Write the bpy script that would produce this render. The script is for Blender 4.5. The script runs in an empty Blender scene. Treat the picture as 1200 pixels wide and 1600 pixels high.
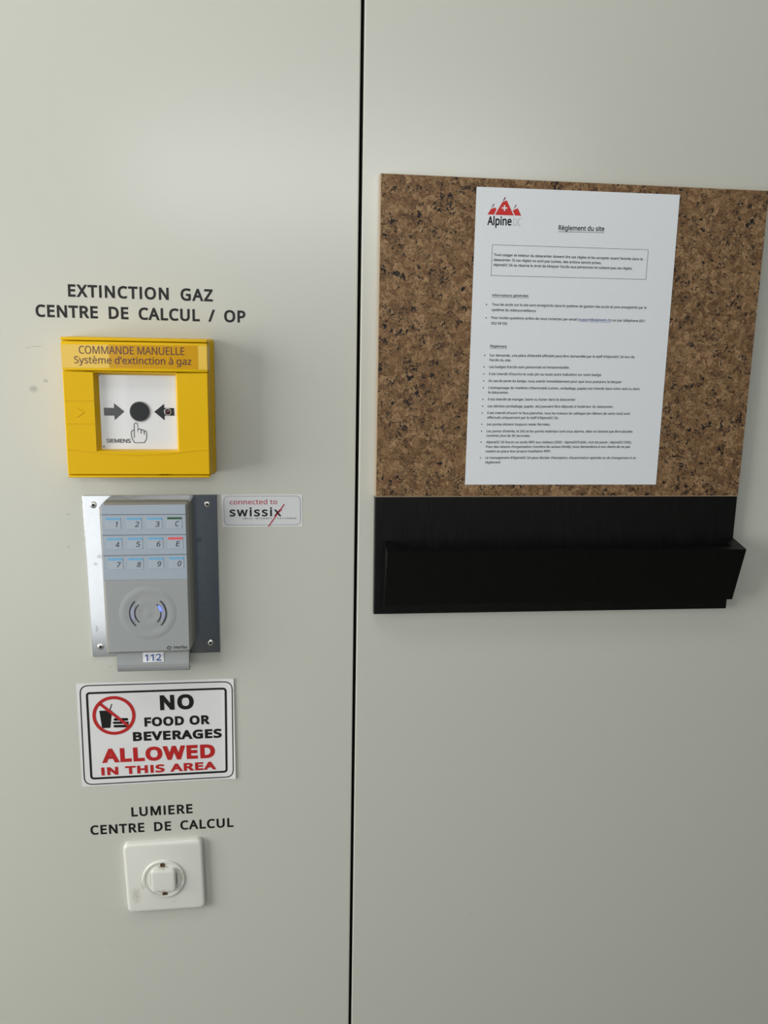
import bpy, math, random, json
from mathutils import Vector, Matrix
from mathutils.geometry import delaunay_2d_cdt
random.seed(4)
SC = bpy.context.scene
COL = SC.collection
EYE = 1.5                      # camera height above the floor, metres
MM = 0.001

# ------------------------------------------------------------------ camera
CAM_D = 0.8675
cam = bpy.data.cameras.new('camera')
cam.sensor_fit = 'VERTICAL'
cam.sensor_height = 36.0
cam.lens = 1313.83 * 36.0 / 1600.0
cam.clip_start = 0.01
cam_o = bpy.data.objects.new('camera', cam)
COL.objects.link(cam_o)
rt = Vector((0.993282, -0.114151, 0.018961))
up = Vector((0.004207, 0.199381, 0.979913))
fw = Vector((0.115639, 0.973251, -0.198522))
m3 = Matrix((rt, up, -fw)).transposed()
cam_o.matrix_world = Matrix.Translation((0, -CAM_D, EYE)) @ m3.to_4x4()
SC.camera = cam_o

# ------------------------------------------------------------------ world, lights, exposure
SC.view_settings.view_transform = 'Standard'
SC.view_settings.look = 'None'
SC.view_settings.gamma = 1.0
SC.view_settings.use_curve_mapping = False
SC.view_settings.exposure = 0.0
SC.cycles.denoising_prefilter = 'NONE'
world = bpy.data.worlds.new('room_light')
world.use_nodes = True
world.node_tree.nodes['Background'].inputs[0].default_value = (0.9, 0.95, 1.0, 1)
world.node_tree.nodes['Background'].inputs[1].default_value = 0.35
SC.world = world


def area(name, loc, target, sx, sy, power, col):
    l = bpy.data.lights.new(name, 'AREA')
    l.shape = 'RECTANGLE'
    l.size, l.size_y = sx, sy
    l.energy = power
    l.color = col
    o = bpy.data.objects.new(name, l)
    o.location = loc
    o.rotation_euler = (Vector(target) - Vector(loc)).to_track_quat('-Z', 'Y').to_euler()
    COL.objects.link(o)
    return o


LIGHTS = [
    ('window_and_fill_light', (-1.72, -0.85, 1.52), (1, 0, 0), 1.0, 1.15, 36.8, (1.0, 0.99, 0.95)),
    ('ceiling_lamp', (-0.3, -0.6, 2.67), (0, 0, -1), 1.2, 0.3, 6.5, (1.0, 0.99, 0.95)),
    ('window_and_fill_light', (0.25, -3.17, 2.2), (0, 1, 0), 1.9, 0.28, 18.0, (0.95, 0.98, 1.0)),  # added strip light for the sheen band high on the panels, source unseen
    ('window_and_fill_light', (-1.2, -3.17, 1.0), (0, 1, 0), 0.96, 1.9, 7.2, (0.95, 0.98, 1.0)),  # added low fill that whitens the steel plate's reflection, no real window
]
for nm_, loc_, dr_, sx_, sy_, pw_, cl_ in LIGHTS:
    if pw_ > 0:
        area(nm_, loc_, Vector(loc_) + Vector(dr_), sx_, sy_, pw_, cl_)


# ------------------------------------------------------------------ materials
def lin(c):
    out = []
    for v in c:
        v = v / 255.0
        out.append(v / 12.92 if v <= 0.04045 else ((v + 0.055) / 1.055) ** 2.4)
    return tuple(out) + (1.0,)


def mat(name, rgb, rough=0.5, metal=0.0, spec=0.5, coat=0.0, vary=0.0, vscale=40.0, bump=0.0, bscale=400.0, rvary=0.0,
        stretch=(1, 1, 1), emit=None, estr=0.0, coat_rough=0.05):
    m = bpy.data.materials.new(name)
    m.use_nodes = True
    nt = m.node_tree
    b = nt.nodes['Principled BSDF']
    col = lin(rgb)
    b.inputs['Base Color'].default_value = col
    b.inputs['Roughness'].default_value = rough
    b.inputs['Metallic'].default_value = metal
    b.inputs['Specular IOR Level'].default_value = spec
    b.inputs['Coat Weight'].default_value = coat
    b.inputs['Coat Roughness'].default_value = coat_rough
    if emit:
        b.inputs['Emission Color'].default_value = lin(emit)
        b.inputs['Emission Strength'].default_value = estr
    tc = mp = None

    def noise(scale, detail=3.0):
        nonlocal tc, mp
        if tc is None:
            tc = nt.nodes.new('ShaderNodeTexCoord')
            mp = nt.nodes.new('ShaderNodeMapping')
            mp.inputs['Scale'].default_value = stretch
            nt.links.new(tc.outputs['Object'], mp.inputs['Vector'])
        n = nt.nodes.new('ShaderNodeTexNoise')
        n.inputs['Scale'].default_value = scale
        n.inputs['Detail'].default_value = detail
        nt.links.new(mp.outputs[0], n.inputs['Vector'])
        return n
    if vary:
        n = noise(vscale)
        mx = nt.nodes.new('ShaderNodeMix')
        mx.data_type = 'RGBA'
        nt.links.new(n.outputs['Fac'], mx.inputs['Factor'])
        mx.inputs['A'].default_value = tuple(max(0, c * (1 - vary)) for c in col[:3]) + (1,)
        mx.inputs['B'].default_value = tuple(min(1, c * (1 + vary)) for c in col[:3]) + (1,)
        nt.links.new(mx.outputs['Result'], b.inputs['Base Color'])
    if rvary:
        n = noise(vscale * 1.7)
        mr = nt.nodes.new('ShaderNodeMapRange')
        mr.inputs['To Min'].default_value = max(0.02, rough - rvary)
        mr.inputs['To Max'].default_value = min(1, rough + rvary)
        nt.links.new(n.outputs['Fac'], mr.inputs['Value'])
        nt.links.new(mr.outputs[0], b.inputs['Roughness'])
    if bump:
        n = noise(bscale, 2.0)
        bp = nt.nodes.new('ShaderNodeBump')
        bp.inputs['Strength'].default_value = bump
        bp.inputs['Distance'].default_value = 0.0002
        nt.links.new(n.outputs['Fac'], bp.inputs['Height'])
        nt.links.new(bp.outputs[0], b.inputs['Normal'])
    return m


def spot_stain(m, spots, rgb, scale=900.0, thr=0.5, amount=0.8):
    """grime with a shape of its own: (x, z, rx, rz) ellipses in mm on the wall plane, broken up by noise"""
    nt = m.node_tree
    b = nt.nodes['Principled BSDF']
    geo = nt.nodes.new('ShaderNodeNewGeometry')
    nz = nt.nodes.new('ShaderNodeTexNoise')
    nz.inputs['Scale'].default_value = scale
    nz.inputs['Detail'].default_value = 4
    nt.links.new(geo.outputs['Position'], nz.inputs['Vector'])
    total = None
    for (x, z, rx, rz) in spots:
        s = nt.nodes.new('ShaderNodeVectorMath'); s.operation = 'SUBTRACT'
        s.inputs[1].default_value = (x * MM, 0, EYE + z * MM)
        nt.links.new(geo.outputs['Position'], s.inputs[0])
        k = nt.nodes.new('ShaderNodeVectorMath'); k.operation = 'MULTIPLY'
        k.inputs[1].default_value = (1 / (rx * MM), 0, 1 / (rz * MM))
        nt.links.new(s.outputs[0], k.inputs[0])
        L = nt.nodes.new('ShaderNodeVectorMath'); L.operation = 'LENGTH'
        nt.links.new(k.outputs[0], L.inputs[0])
        r = nt.nodes.new('ShaderNodeMapRange')
        r.inputs['From Min'].default_value = 0.2
        r.inputs['From Max'].default_value = 1.0
        r.inputs['To Min'].default_value = 1.0
        r.inputs['To Max'].default_value = 0.0
        nt.links.new(L.outputs['Value'], r.inputs['Value'])
        if total is None:
            total = r.outputs[0]
        else:
            a = nt.nodes.new('ShaderNodeMath'); a.operation = 'MAXIMUM'
            nt.links.new(total, a.inputs[0]); nt.links.new(r.outputs[0], a.inputs[1])
            total = a.outputs[0]
    q = nt.nodes.new('ShaderNodeMath'); q.operation = 'MULTIPLY'
    nt.links.new(total, q.inputs[0]); nt.links.new(nz.outputs['Fac'], q.inputs[1])
    r = nt.nodes.new('ShaderNodeMapRange')
    r.inputs['From Min'].default_value = thr * 0.6
    r.inputs['From Max'].default_value = thr
    r.inputs['To Max'].default_value = amount
    nt.links.new(q.outputs[0], r.inputs['Value'])
    mx = nt.nodes.new('ShaderNodeMix'); mx.data_type = 'RGBA'
    nt.links.new(r.outputs[0], mx.inputs['Factor'])
    bc = b.inputs['Base Color']
    if bc.is_linked:
        nt.links.new(bc.links[0].from_socket, mx.inputs['A'])
    else:
        mx.inputs['A'].default_value = bc.default_value
    mx.inputs['B'].default_value = lin(rgb)
    nt.links.new(mx.outputs['Result'], bc)
    return m


def cork_material():
    m = bpy.data.materials.new('pressed_cork')
    m.use_nodes = True
    nt = m.node_tree
    N = nt.nodes.new
    L = nt.links.new
    b = nt.nodes['Principled BSDF']
    b.inputs['Roughness'].default_value = 0.6
    b.inputs['Specular IOR Level'].default_value = 0.3
    tc = N('ShaderNodeTexCoord')

    def warp(amount, scale, src):
        n = N('ShaderNodeTexNoise'); n.inputs['Scale'].default_value = scale; n.inputs['Detail'].default_value = 2
        L(src, n.inputs['Vector'])
        s = N('ShaderNodeVectorMath'); s.operation = 'SUBTRACT'; s.inputs[1].default_value = (0.5, 0.5, 0.5)
        L(n.outputs['Color'], s.inputs[0])
        k = N('ShaderNodeVectorMath'); k.operation = 'SCALE'; k.inputs['Scale'].default_value = amount
        L(s.outputs[0], k.inputs[0])
        a = N('ShaderNodeVectorMath'); a.operation = 'ADD'
        L(src, a.inputs[0]); L(k.outputs[0], a.inputs[1])
        return a.outputs[0]
    w1 = warp(0.016, 90, tc.outputs['Object'])

    def noise(src, scale, detail=3, dist=0.0, off=0.0):
        a = N('ShaderNodeVectorMath'); a.operation = 'ADD'; a.inputs[1].default_value = (off, off, off)
        L(src, a.inputs[0])
        n = N('ShaderNodeTexNoise'); n.inputs['Scale'].default_value = scale; n.inputs['Detail'].default_value = detail
        n.inputs['Distortion'].default_value = dist
        L(a.outputs[0], n.inputs['Vector'])
        return n.outputs['Fac']

    def mth(op, a, b=None, c=None):
        m_ = N('ShaderNodeMath'); m_.operation = op
        for k, v in enumerate((a, b, c)):
            if v is None: continue
            if isinstance(v, (int, float)): m_.inputs[k].default_value = v
            else: L(v, m_.inputs[k])
        return m_.outputs[0]

    def rng(v, a, b, lo, hi):
        r = N('ShaderNodeMapRange')
        r.inputs['From Min'].default_value = a; r.inputs['From Max'].default_value = b
        r.inputs['To Min'].default_value = lo; r.inputs['To Max'].default_value = hi
        L(v, r.inputs['Value'])
        return r.outputs[0]
    # granules, each with its own brown
    v = N('ShaderNodeTexVoronoi'); v.inputs['Scale'].default_value = 150
    L(w1, v.inputs['Vector'])
    sep = N('ShaderNodeSeparateColor'); L(v.outputs['Color'], sep.inputs[0])
    tone = mth('MULTIPLY_ADD', noise(w1, 300, 4), .9, mth('MULTIPLY_ADD', sep.outputs[0], .36, .07))
    ramp = N('ShaderNodeValToRGB')
    cr = ramp.color_ramp
    cr.elements[0].position = 0.38; cr.elements[0].color = lin(CORK[0])
    cr.elements[1].position = 0.98; cr.elements[1].color = lin(CORK[3])
    e = cr.elements.new(0.58); e.color = lin(CORK[1])
    e = cr.elements.new(0.76); e.color = lin(CORK[2])
    L(tone, ramp.inputs[0])
    # curled fibre lines that break off at the granule borders
    sh = N('ShaderNodeVectorMath'); sh.operation = 'MULTIPLY_ADD'
    L(v.outputs['Color'], sh.inputs[0]); sh.inputs[1].default_value = (.05, .05, .05); L(tc.outputs['Object'], sh.inputs[2])
    fib = noise(sh.outputs[0], 130, 2, 1.2)
    saw = mth('PINGPONG', mth('MULTIPLY', fib, 9.0), .5)
    lines = rng(saw, 0.02, .2, .42, 1.04)
    fine = rng(noise(tc.outputs['Object'], 900, 3), .3, .7, .8, 1.22)
    k1 = mth('MULTIPLY', lines, fine)
    mul = N('ShaderNodeVectorMath'); mul.operation = 'SCALE'
    L(ramp.outputs['Color'], mul.inputs[0]); L(k1, mul.inputs['Scale'])
    # dark bark flecks and a few thin bark curls
    w4 = warp(0.012, 220, tc.outputs['Object'])
    f1 = rng(noise(w4, 125, 2.5, 1.6, 7.3), .606, .624, 0, 1)
    thin = rng(mth('ABSOLUTE', mth('SUBTRACT', noise(w4, 120, 1.5, .8, 21.0), .5)), .006, .011, 1, 0)
    f2 = mth('MULTIPLY', thin, rng(noise(tc.outputs['Object'], 70, 1, 0, 3.1), .57, .60, 0, 1))
    f3 = rng(noise(w4, 300, 2, .8, 13.0), .675, .695, 0, 1)
    fl_ = mth('MAXIMUM', mth('MAXIMUM', f1, f2), f3)
    mx = N('ShaderNodeMix'); mx.data_type = 'RGBA'
    L(fl_, mx.inputs['Factor']); L(mul.outputs[0], mx.inputs['A'])
    mx.inputs['B'].default_value = lin((24, 21, 22))
    last = mx.outputs['Result']
    n2 = v
    L(last, b.inputs['Base Color'])
    bp = N('ShaderNodeBump'); bp.inputs['Strength'].default_value = 0.35; bp.inputs['Distance'].default_value = 0.0003
    L(k1, bp.inputs['Height']); L(bp.outputs[0], b.inputs['Normal'])
    return m


def wood_black_material():
    m = mat('black_stained_wood', (8, 8, 9), rough=0.42, spec=0.3)
    nt = m.node_tree; N = nt.nodes.new; L = nt.links.new
    b = nt.nodes['Principled BSDF']
    tc = N('ShaderNodeTexCoord'); mp = N('ShaderNodeMapping'); mp.inputs['Scale'].default_value = (1, 1, .06)
    L(tc.outputs['Object'], mp.inputs['Vector'])
    n = N('ShaderNodeTexNoise'); n.inputs['Scale'].default_value = 420; n.inputs['Detail'].default_value = 6
    L(mp.outputs[0], n.inputs['Vector'])
    r = N('ShaderNodeMapRange'); r.inputs['To Min'].default_value = .28; r.inputs['To Max'].default_value = .52
    L(n.outputs['Fac'], r.inputs['Value']); L(r.outputs[0], b.inputs['Roughness'])
    bp = N('ShaderNodeBump'); bp.inputs['Strength'].default_value = .5; bp.inputs['Distance'].default_value = .0002
    L(n.outputs['Fac'], bp.inputs['Height']); L(bp.outputs[0], b.inputs['Normal'])
    mx = N('ShaderNodeMix'); mx.data_type = 'RGBA'; L(n.outputs['Fac'], mx.inputs['Factor'])
    mx.inputs['A'].default_value = lin((3, 3, 4)); mx.inputs['B'].default_value = lin((10, 10, 11))
    L(mx.outputs['Result'], b.inputs['Base Color'])
    return m


CORK = [(84, 58, 40), (114, 86, 58), (132, 103, 72), (160, 130, 96)]
M_PANEL = mat('wall_lacquer', (194, 195, 187), rough=0.25, spec=0.5, bump=0.04, bscale=900)
spot_stain(M_PANEL, [(-221.5 - 27, -12.5, 5, 1.2), (-241, -11, 12, 1.2), (-246, -52, 9, 7), (-234, -44, 5, 4), (-220, -178, 4, 1.5), (-221, -212, 3, 1.5), (216, -664, 1.5, 2.5), (-201.5, -677, 2.0, 1.5), (-186, -343, 2, 2), (-194, -266, 1.5, 2)], (125, 126, 120), scale=900, thr=.47, amount=.5)
M_GAP = mat('gap_black', (4, 4, 4), rough=0.9, spec=0.1)
M_INK = mat('black_vinyl', (14, 14, 15), rough=0.45, spec=0.4)
M_PAPER = mat('white_paper', (219, 223, 229), rough=0.8, spec=0.2, vary=.012, vscale=150)
M_PRINT = mat('printer_ink', (36, 36, 39), rough=0.8, spec=0.2)
M_PRINTB = mat('printer_ink_bold', (22, 22, 24), rough=0.8, spec=0.2)
M_LINK = mat('blue_link_ink', (70, 90, 150), rough=0.8, spec=0.2)
M_GREYINK = mat('grey_ink', (150, 153, 158), rough=0.8, spec=0.2)
M_REDLOGO = mat('red_ink', (196, 50, 48), rough=0.7, spec=0.3)
M_PURPLE = mat('plum_ink', (108, 44, 58), rough=0.7, spec=0.3)
M_CORK = cork_material()
M_CORKEDGE = mat('pale_board_edge', (176, 156, 132), rough=0.7)
M_WOODB = wood_black_material()
M_YEL = mat('yellow_plastic', (219, 175, 0), rough=0.36, spec=0.22, vary=.02, vscale=20)
spot_stain(M_YEL, [(-118, -131.3, 14, 1.3)], (60, 25, 5), scale=420, thr=.42, amount=.9)
M_YTAPE = mat('yellow_label_tape', (200, 148, 0), rough=0.5, spec=.2, coat=0.5, coat_rough=0.12)
M_CLEAR = mat('clear_tape_over_yellow', (226, 186, 60), rough=0.35, coat=0.8, coat_rough=0.18)
M_BROWN = mat('brown_print', (92, 48, 34), rough=0.45, coat=0.6, coat_rough=.16)
M_WPLATE = mat('white_glossy_plate', (220, 221, 224), rough=0.4, coat=1.0, coat_rough=0.03)
M_BLKPRINT = mat('black_print_under_film', (16, 18, 22), rough=0.4, coat=1.0, coat_rough=0.03)
M_GREYRIM = mat('grey_plastic_rim', (150, 152, 154), rough=0.35)
M_LEDRED = mat('dark_red_lens', (60, 14, 18), rough=0.1, coat=1)
M_WHITEPL = mat('white_plastic', (222, 222, 218), rough=0.38, spec=0.5)
M_STEEL = mat('brushed_steel', (208, 211, 215), rough=0.13, metal=1.0, vary=.05, vscale=60)
spot_stain(M_STEEL, [(-190, -222, 7, 5), (-195, -230, 5, 4), (-90, -205, 7, 6), (-197, -300, 3, 8)], (120, 118, 116), scale=500, thr=.46, amount=.4)
M_SCREW = mat('polished_screw', (236, 236, 236), rough=0.3, metal=1.0)
M_SOCKET = mat('screw_socket', (8, 8, 8), rough=0.6)
M_GREYPL = mat('grey_plastic_body', (151, 155, 157), rough=0.42, vary=.01)
M_GREYDK = mat('grey_plastic_shell', (142, 141, 136), rough=0.36)
M_OVERLAY = mat('blue_grey_membrane', (158, 169, 182), rough=0.4, vary=.01)
M_KEY = mat('membrane_key', (165, 175, 187), rough=0.36)
M_KEYLINE = mat('dark_grey_line', (84, 90, 98), rough=0.5)
M_BARB = mat('light_blue_print', (106, 168, 208), rough=0.4)
M_BARG = mat('dark_green_print', (44, 88, 58), rough=0.4)
M_BARR = mat('red_print', (226, 82, 88), rough=0.4)
M_DIGIT = mat('charcoal_print', (58, 64, 74), rough=0.45)
M_ARC = mat('antenna_mark', (34, 38, 50), rough=0.3)
M_BLUELED = mat('blue_light', (120, 140, 255), rough=.4, emit=(90, 110, 255), estr=1.1)
M_BLUEGLOW = mat('pale_blue_window', (152, 158, 176), rough=.4, emit=(100, 120, 220), estr=0.03)
M_LABELW = mat('white_label', (224, 226, 230), rough=0.5)
M_BLUEINK = mat('blue_ink', (44, 72, 140), rough=0.5)
M_STICK = mat('white_vinyl_sticker', (216, 217, 219), rough=0.4)
M_STICKG = mat('silver_grey_vinyl', (205, 208, 212), rough=0.42)
M_SIGN = mat('white_sign_vinyl', (218, 218, 220), rough=0.36)
M_SIGNRED = mat('sign_red', (176, 30, 30), rough=0.4)
M_DKRED = mat('crimson_print', (168, 36, 56), rough=0.45)
M_THINLINE = mat('grey_line_print', (100, 104, 112), rough=.5)
M_SWITCH = mat('ivory_white_plastic', (216, 217, 211), rough=0.36, vary=.012, vscale=60)
spot_stain(M_SWITCH, [(-138.5, -576, 11, 7), (-137, -611, 13, 8), (-116.5, -590, 4, 12), (-160, -600, 5, 14), (-168, -612, 10, 22), (-127, -622, 4, 2), (-139, -606, 18, 10)], (150, 138, 112), scale=420, thr=.5, amount=.35)
M_DIRT = mat('rusty_screw', (88, 68, 46), rough=0.7)
M_FLOOR = mat('grey_floor', (112, 108, 98), rough=0.5, vary=.05, vscale=6)
M_CEIL = mat('ceiling_white', (165, 165, 160), rough=0.9)
M_BACKW = mat('room_wall_white', (222, 221, 214), rough=0.8)
M_SIDEW = mat('room_wall_grey', (84, 84, 80), rough=0.8)
M_FIGREFL = mat('figure_reflection_dark', (88, 99, 114), rough=0.5)  # tone of the added slab standing in for a dark reflected figure
M_TRIM = mat('door_frame_grey', (120, 122, 124), rough=0.5)


# ------------------------------------------------------------------ mesh helpers (mm on the wall: x right, z up from eye level, d out of the wall)
def P(x, z, d):
    return Vector((x * MM, -d * MM, EYE + z * MM))


class MB:
    def __init__(s):
        s.v = []; s.f = []

    def add(s, verts, faces):
        n = len(s.v)
        s.v += verts
        s.f += [tuple(i + n for i in f) for f in faces]

    def loft(s, loops, cap0=False, cap1=True):
        """loops: lists of (x, z, d) with equal counts"""
        n = len(loops[0])
        vs = [P(*p) for lp in loops for p in lp]
        fs = []
        for k in range(len(loops) - 1):
            for i in range(n):
                j = (i + 1) % n
                fs.append((k * n + i, k * n + j, (k + 1) * n + j, (k + 1) * n + i))
        if cap0: fs.append(tuple(range(n))[::-1])
        if cap1: fs.append(tuple(range((len(loops) - 1) * n, len(loops) * n)))
        s.add(vs, fs)

    def slab(s, poly, d0, d1, bev=0.0, steps=2):
        """poly [(x,z)] extruded from d0 to d1 with a rounded front edge"""
        loops = [[(x, z, d0) for x, z in poly]]
        if bev > 0:
            for k in range(steps + 1):
                a = math.pi / 2 * k / steps
                ins = bev * (1 - math.cos(a)); dd = d1 - bev + bev * math.sin(a)
                loops.append([(x, z, dd) for x, z in inset(poly, ins)])
        else:
            loops.append([(x, z, d1) for x, z in poly])
        s.loft(loops, cap0=True)

    def flat(s, poly, d):
        s.add([P(x, z, d) for x, z in poly], [tuple(range(len(poly)))])

    def line(s, pts, w, d, closed=False, t=0.0):
        """a stroke of width w along pts, optionally raised by t"""
        n = len(pts)
        L = []; R = []
        for i in range(n):
            p = Vector(pts[i])
            if closed:
                a = Vector(pts[i - 1]); b = Vector(pts[(i + 1) % n])
            else:
                a = Vector(pts[max(0, i - 1)]); b = Vector(pts[min(n - 1, i + 1)])
            d1 = (p - a); d2 = (b - p)
            if d1.length < 1e-9: d1 = d2
            if d2.length < 1e-9: d2 = d1
            d1 = d1.normalized(); d2 = d2.normalized()
            tn = (d1 + d2)
            tn = tn.normalized() if tn.length > 1e-6 else d1
            nn = Vector((-tn.y, tn.x))
            c = max(0.35, abs(nn.dot(Vector((-d1.y, d1.x)))))
            L.append(p + nn * (w / 2 / c)); R.append(p - nn * (w / 2 / c))
        vs = [P(p.x, p.y, d + t) for p in L] + [P(p.x, p.y, d + t) for p in R]
        m = n if closed else n - 1
        fs = [(i, n + i, n + (i + 1) % n, (i + 1) % n) for i in range(m)]
        if t > 0:
            vs += [P(p.x, p.y, d) for p in L] + [P(p.x, p.y, d) for p in R]
            for i in range(m):
                j = (i + 1) % n
                fs.append((i, j, 2 * n + j, 2 * n + i))
                fs.append((n + j, n + i, 3 * n + i, 3 * n + j))
        s.add(vs, fs)

    def revolve(s, cx, cz, prof, n=48, a0=0.0, a1=2 * math.pi):
        """prof [(r, d)] turned about the axis out of the wall"""
        full = abs(a1 - a0 - 2 * math.pi) < 1e-6
        cnt = n if full else n + 1
        vs = []
        for (r, d) in prof:
            for i in range(cnt):
                a = a0 + (a1 - a0) * i / n
                vs.append(P(cx + r * math.cos(a), cz + r * math.sin(a), d))
        fs = []
        for k in range(len(prof) - 1):
            for i in range(n):
                j = (i + 1) % cnt
                fs.append((k * cnt + i, k * cnt + j, (k + 1) * cnt + j, (k + 1) * cnt + i))
        if full:
            fs.append(tuple(range((len(prof) - 1) * cnt, len(prof) * cnt)))
        s.add(vs, fs)

    def build(s, name, m, parent=None, smooth=False, label=None):
        me = bpy.data.meshes.new(name)
        org = parent.matrix_world.translation if parent else (sum(s.v, Vector()) / len(s.v))
        me.from_pydata([tuple(v - org) for v in s.v], [], s.f)
        me.validate()
        if smooth:
            for p in me.polygons: p.use_smooth = True
            me.set_sharp_from_angle(angle=math.radians(40))
        me.materials.append(m)
        o = bpy.data.objects.new(name, me)
        COL.objects.link(o)
        if parent:
            o.parent = parent
            if parent.type == 'MESH':
                pass
        else:
            o.location = org
        o.matrix_world  # noqa
        if label: o['label'] = label
        bpy.context.view_layer.update()
        return o


def area2(poly):
    return sum(poly[i - 1][0] * poly[i][1] - poly[i][0] * poly[i - 1][1] for i in range(len(poly))) / 2


def inset(poly, a):
    """move every edge inwards by a"""
    if a == 0: return list(poly)
    sgn = 1 if area2(poly) > 0 else -1
    n = len(poly); out = []
    for i in range(n):
        p0 = Vector(poly[i - 1]); p = Vector(poly[i]); p1 = Vector(poly[(i + 1) % n])
        e1 = (p - p0).normalized(); e2 = (p1 - p).normalized()
        n1 = Vector((-e1.y, e1.x)) * sgn; n2 = Vector((-e2.y, e2.x)) * sgn
        nn = n1 + n2
        nn = nn.normalized() if nn.length > 1e-6 else n1
        c = max(.3, nn.dot(n1))
        q = p + nn * (a / c)
        out.append((q.x, q.y))
    return out


def rr(x0, x1, z0, z1, r, n=4):
    """rounded rectangle"""
    if z0 > z1: z0, z1 = z1, z0
    if x0 > x1: x0, x1 = x1, x0
    pts = []
    for cx, cz, a in ((x1 - r, z1 - r, 0), (x0 + r, z1 - r, 90), (x0 + r, z0 + r, 180), (x1 - r, z0 + r, 270)):
        for k in range(n + 1):
            t = math.radians(a + 90 * k / n)
            pts.append((cx + r * math.cos(t), cz + r * math.sin(t)))
    return pts


def quad_round(c, r, n=5):
    """rounded version of any convex quad c (TL, TR, BR, BL)"""
    out = []
    m = len(c)
    for i in range(m):
        p0 = Vector(c[i - 1]); p = Vector(c[i]); p1 = Vector(c[(i + 1) % m])
        a = p + (p0 - p).normalized() * r; b = p + (p1 - p).normalized() * r
        for k in range(n + 1):
            t = k / n
            q = a * (1 - t) ** 2 + p * 2 * t * (1 - t) + b * t * t
            # push towards a true arc
            out.append((q.x, q.y))
    return out


def shrink(c, a):
    return inset(c, a)


def thing(name, label, cat, x, z, d=0.0, group=None):
    o = bpy.data.objects.new(name, None)
    o.empty_display_size = 0.02
    o.location = P(x, z, d)
    COL.objects.link(o)
    tag(o, label, cat, group)
    bpy.context.view_layer.update()
    return o


def tag(o, label, cat, group=None):
    o['label'] = label; o['category'] = cat
    if group: o['group'] = group
    return o


def part(name, m, parent, label=None, smooth=False):
    """context: returns (mb, finish)"""
    mb = MB()
    return mb


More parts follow.
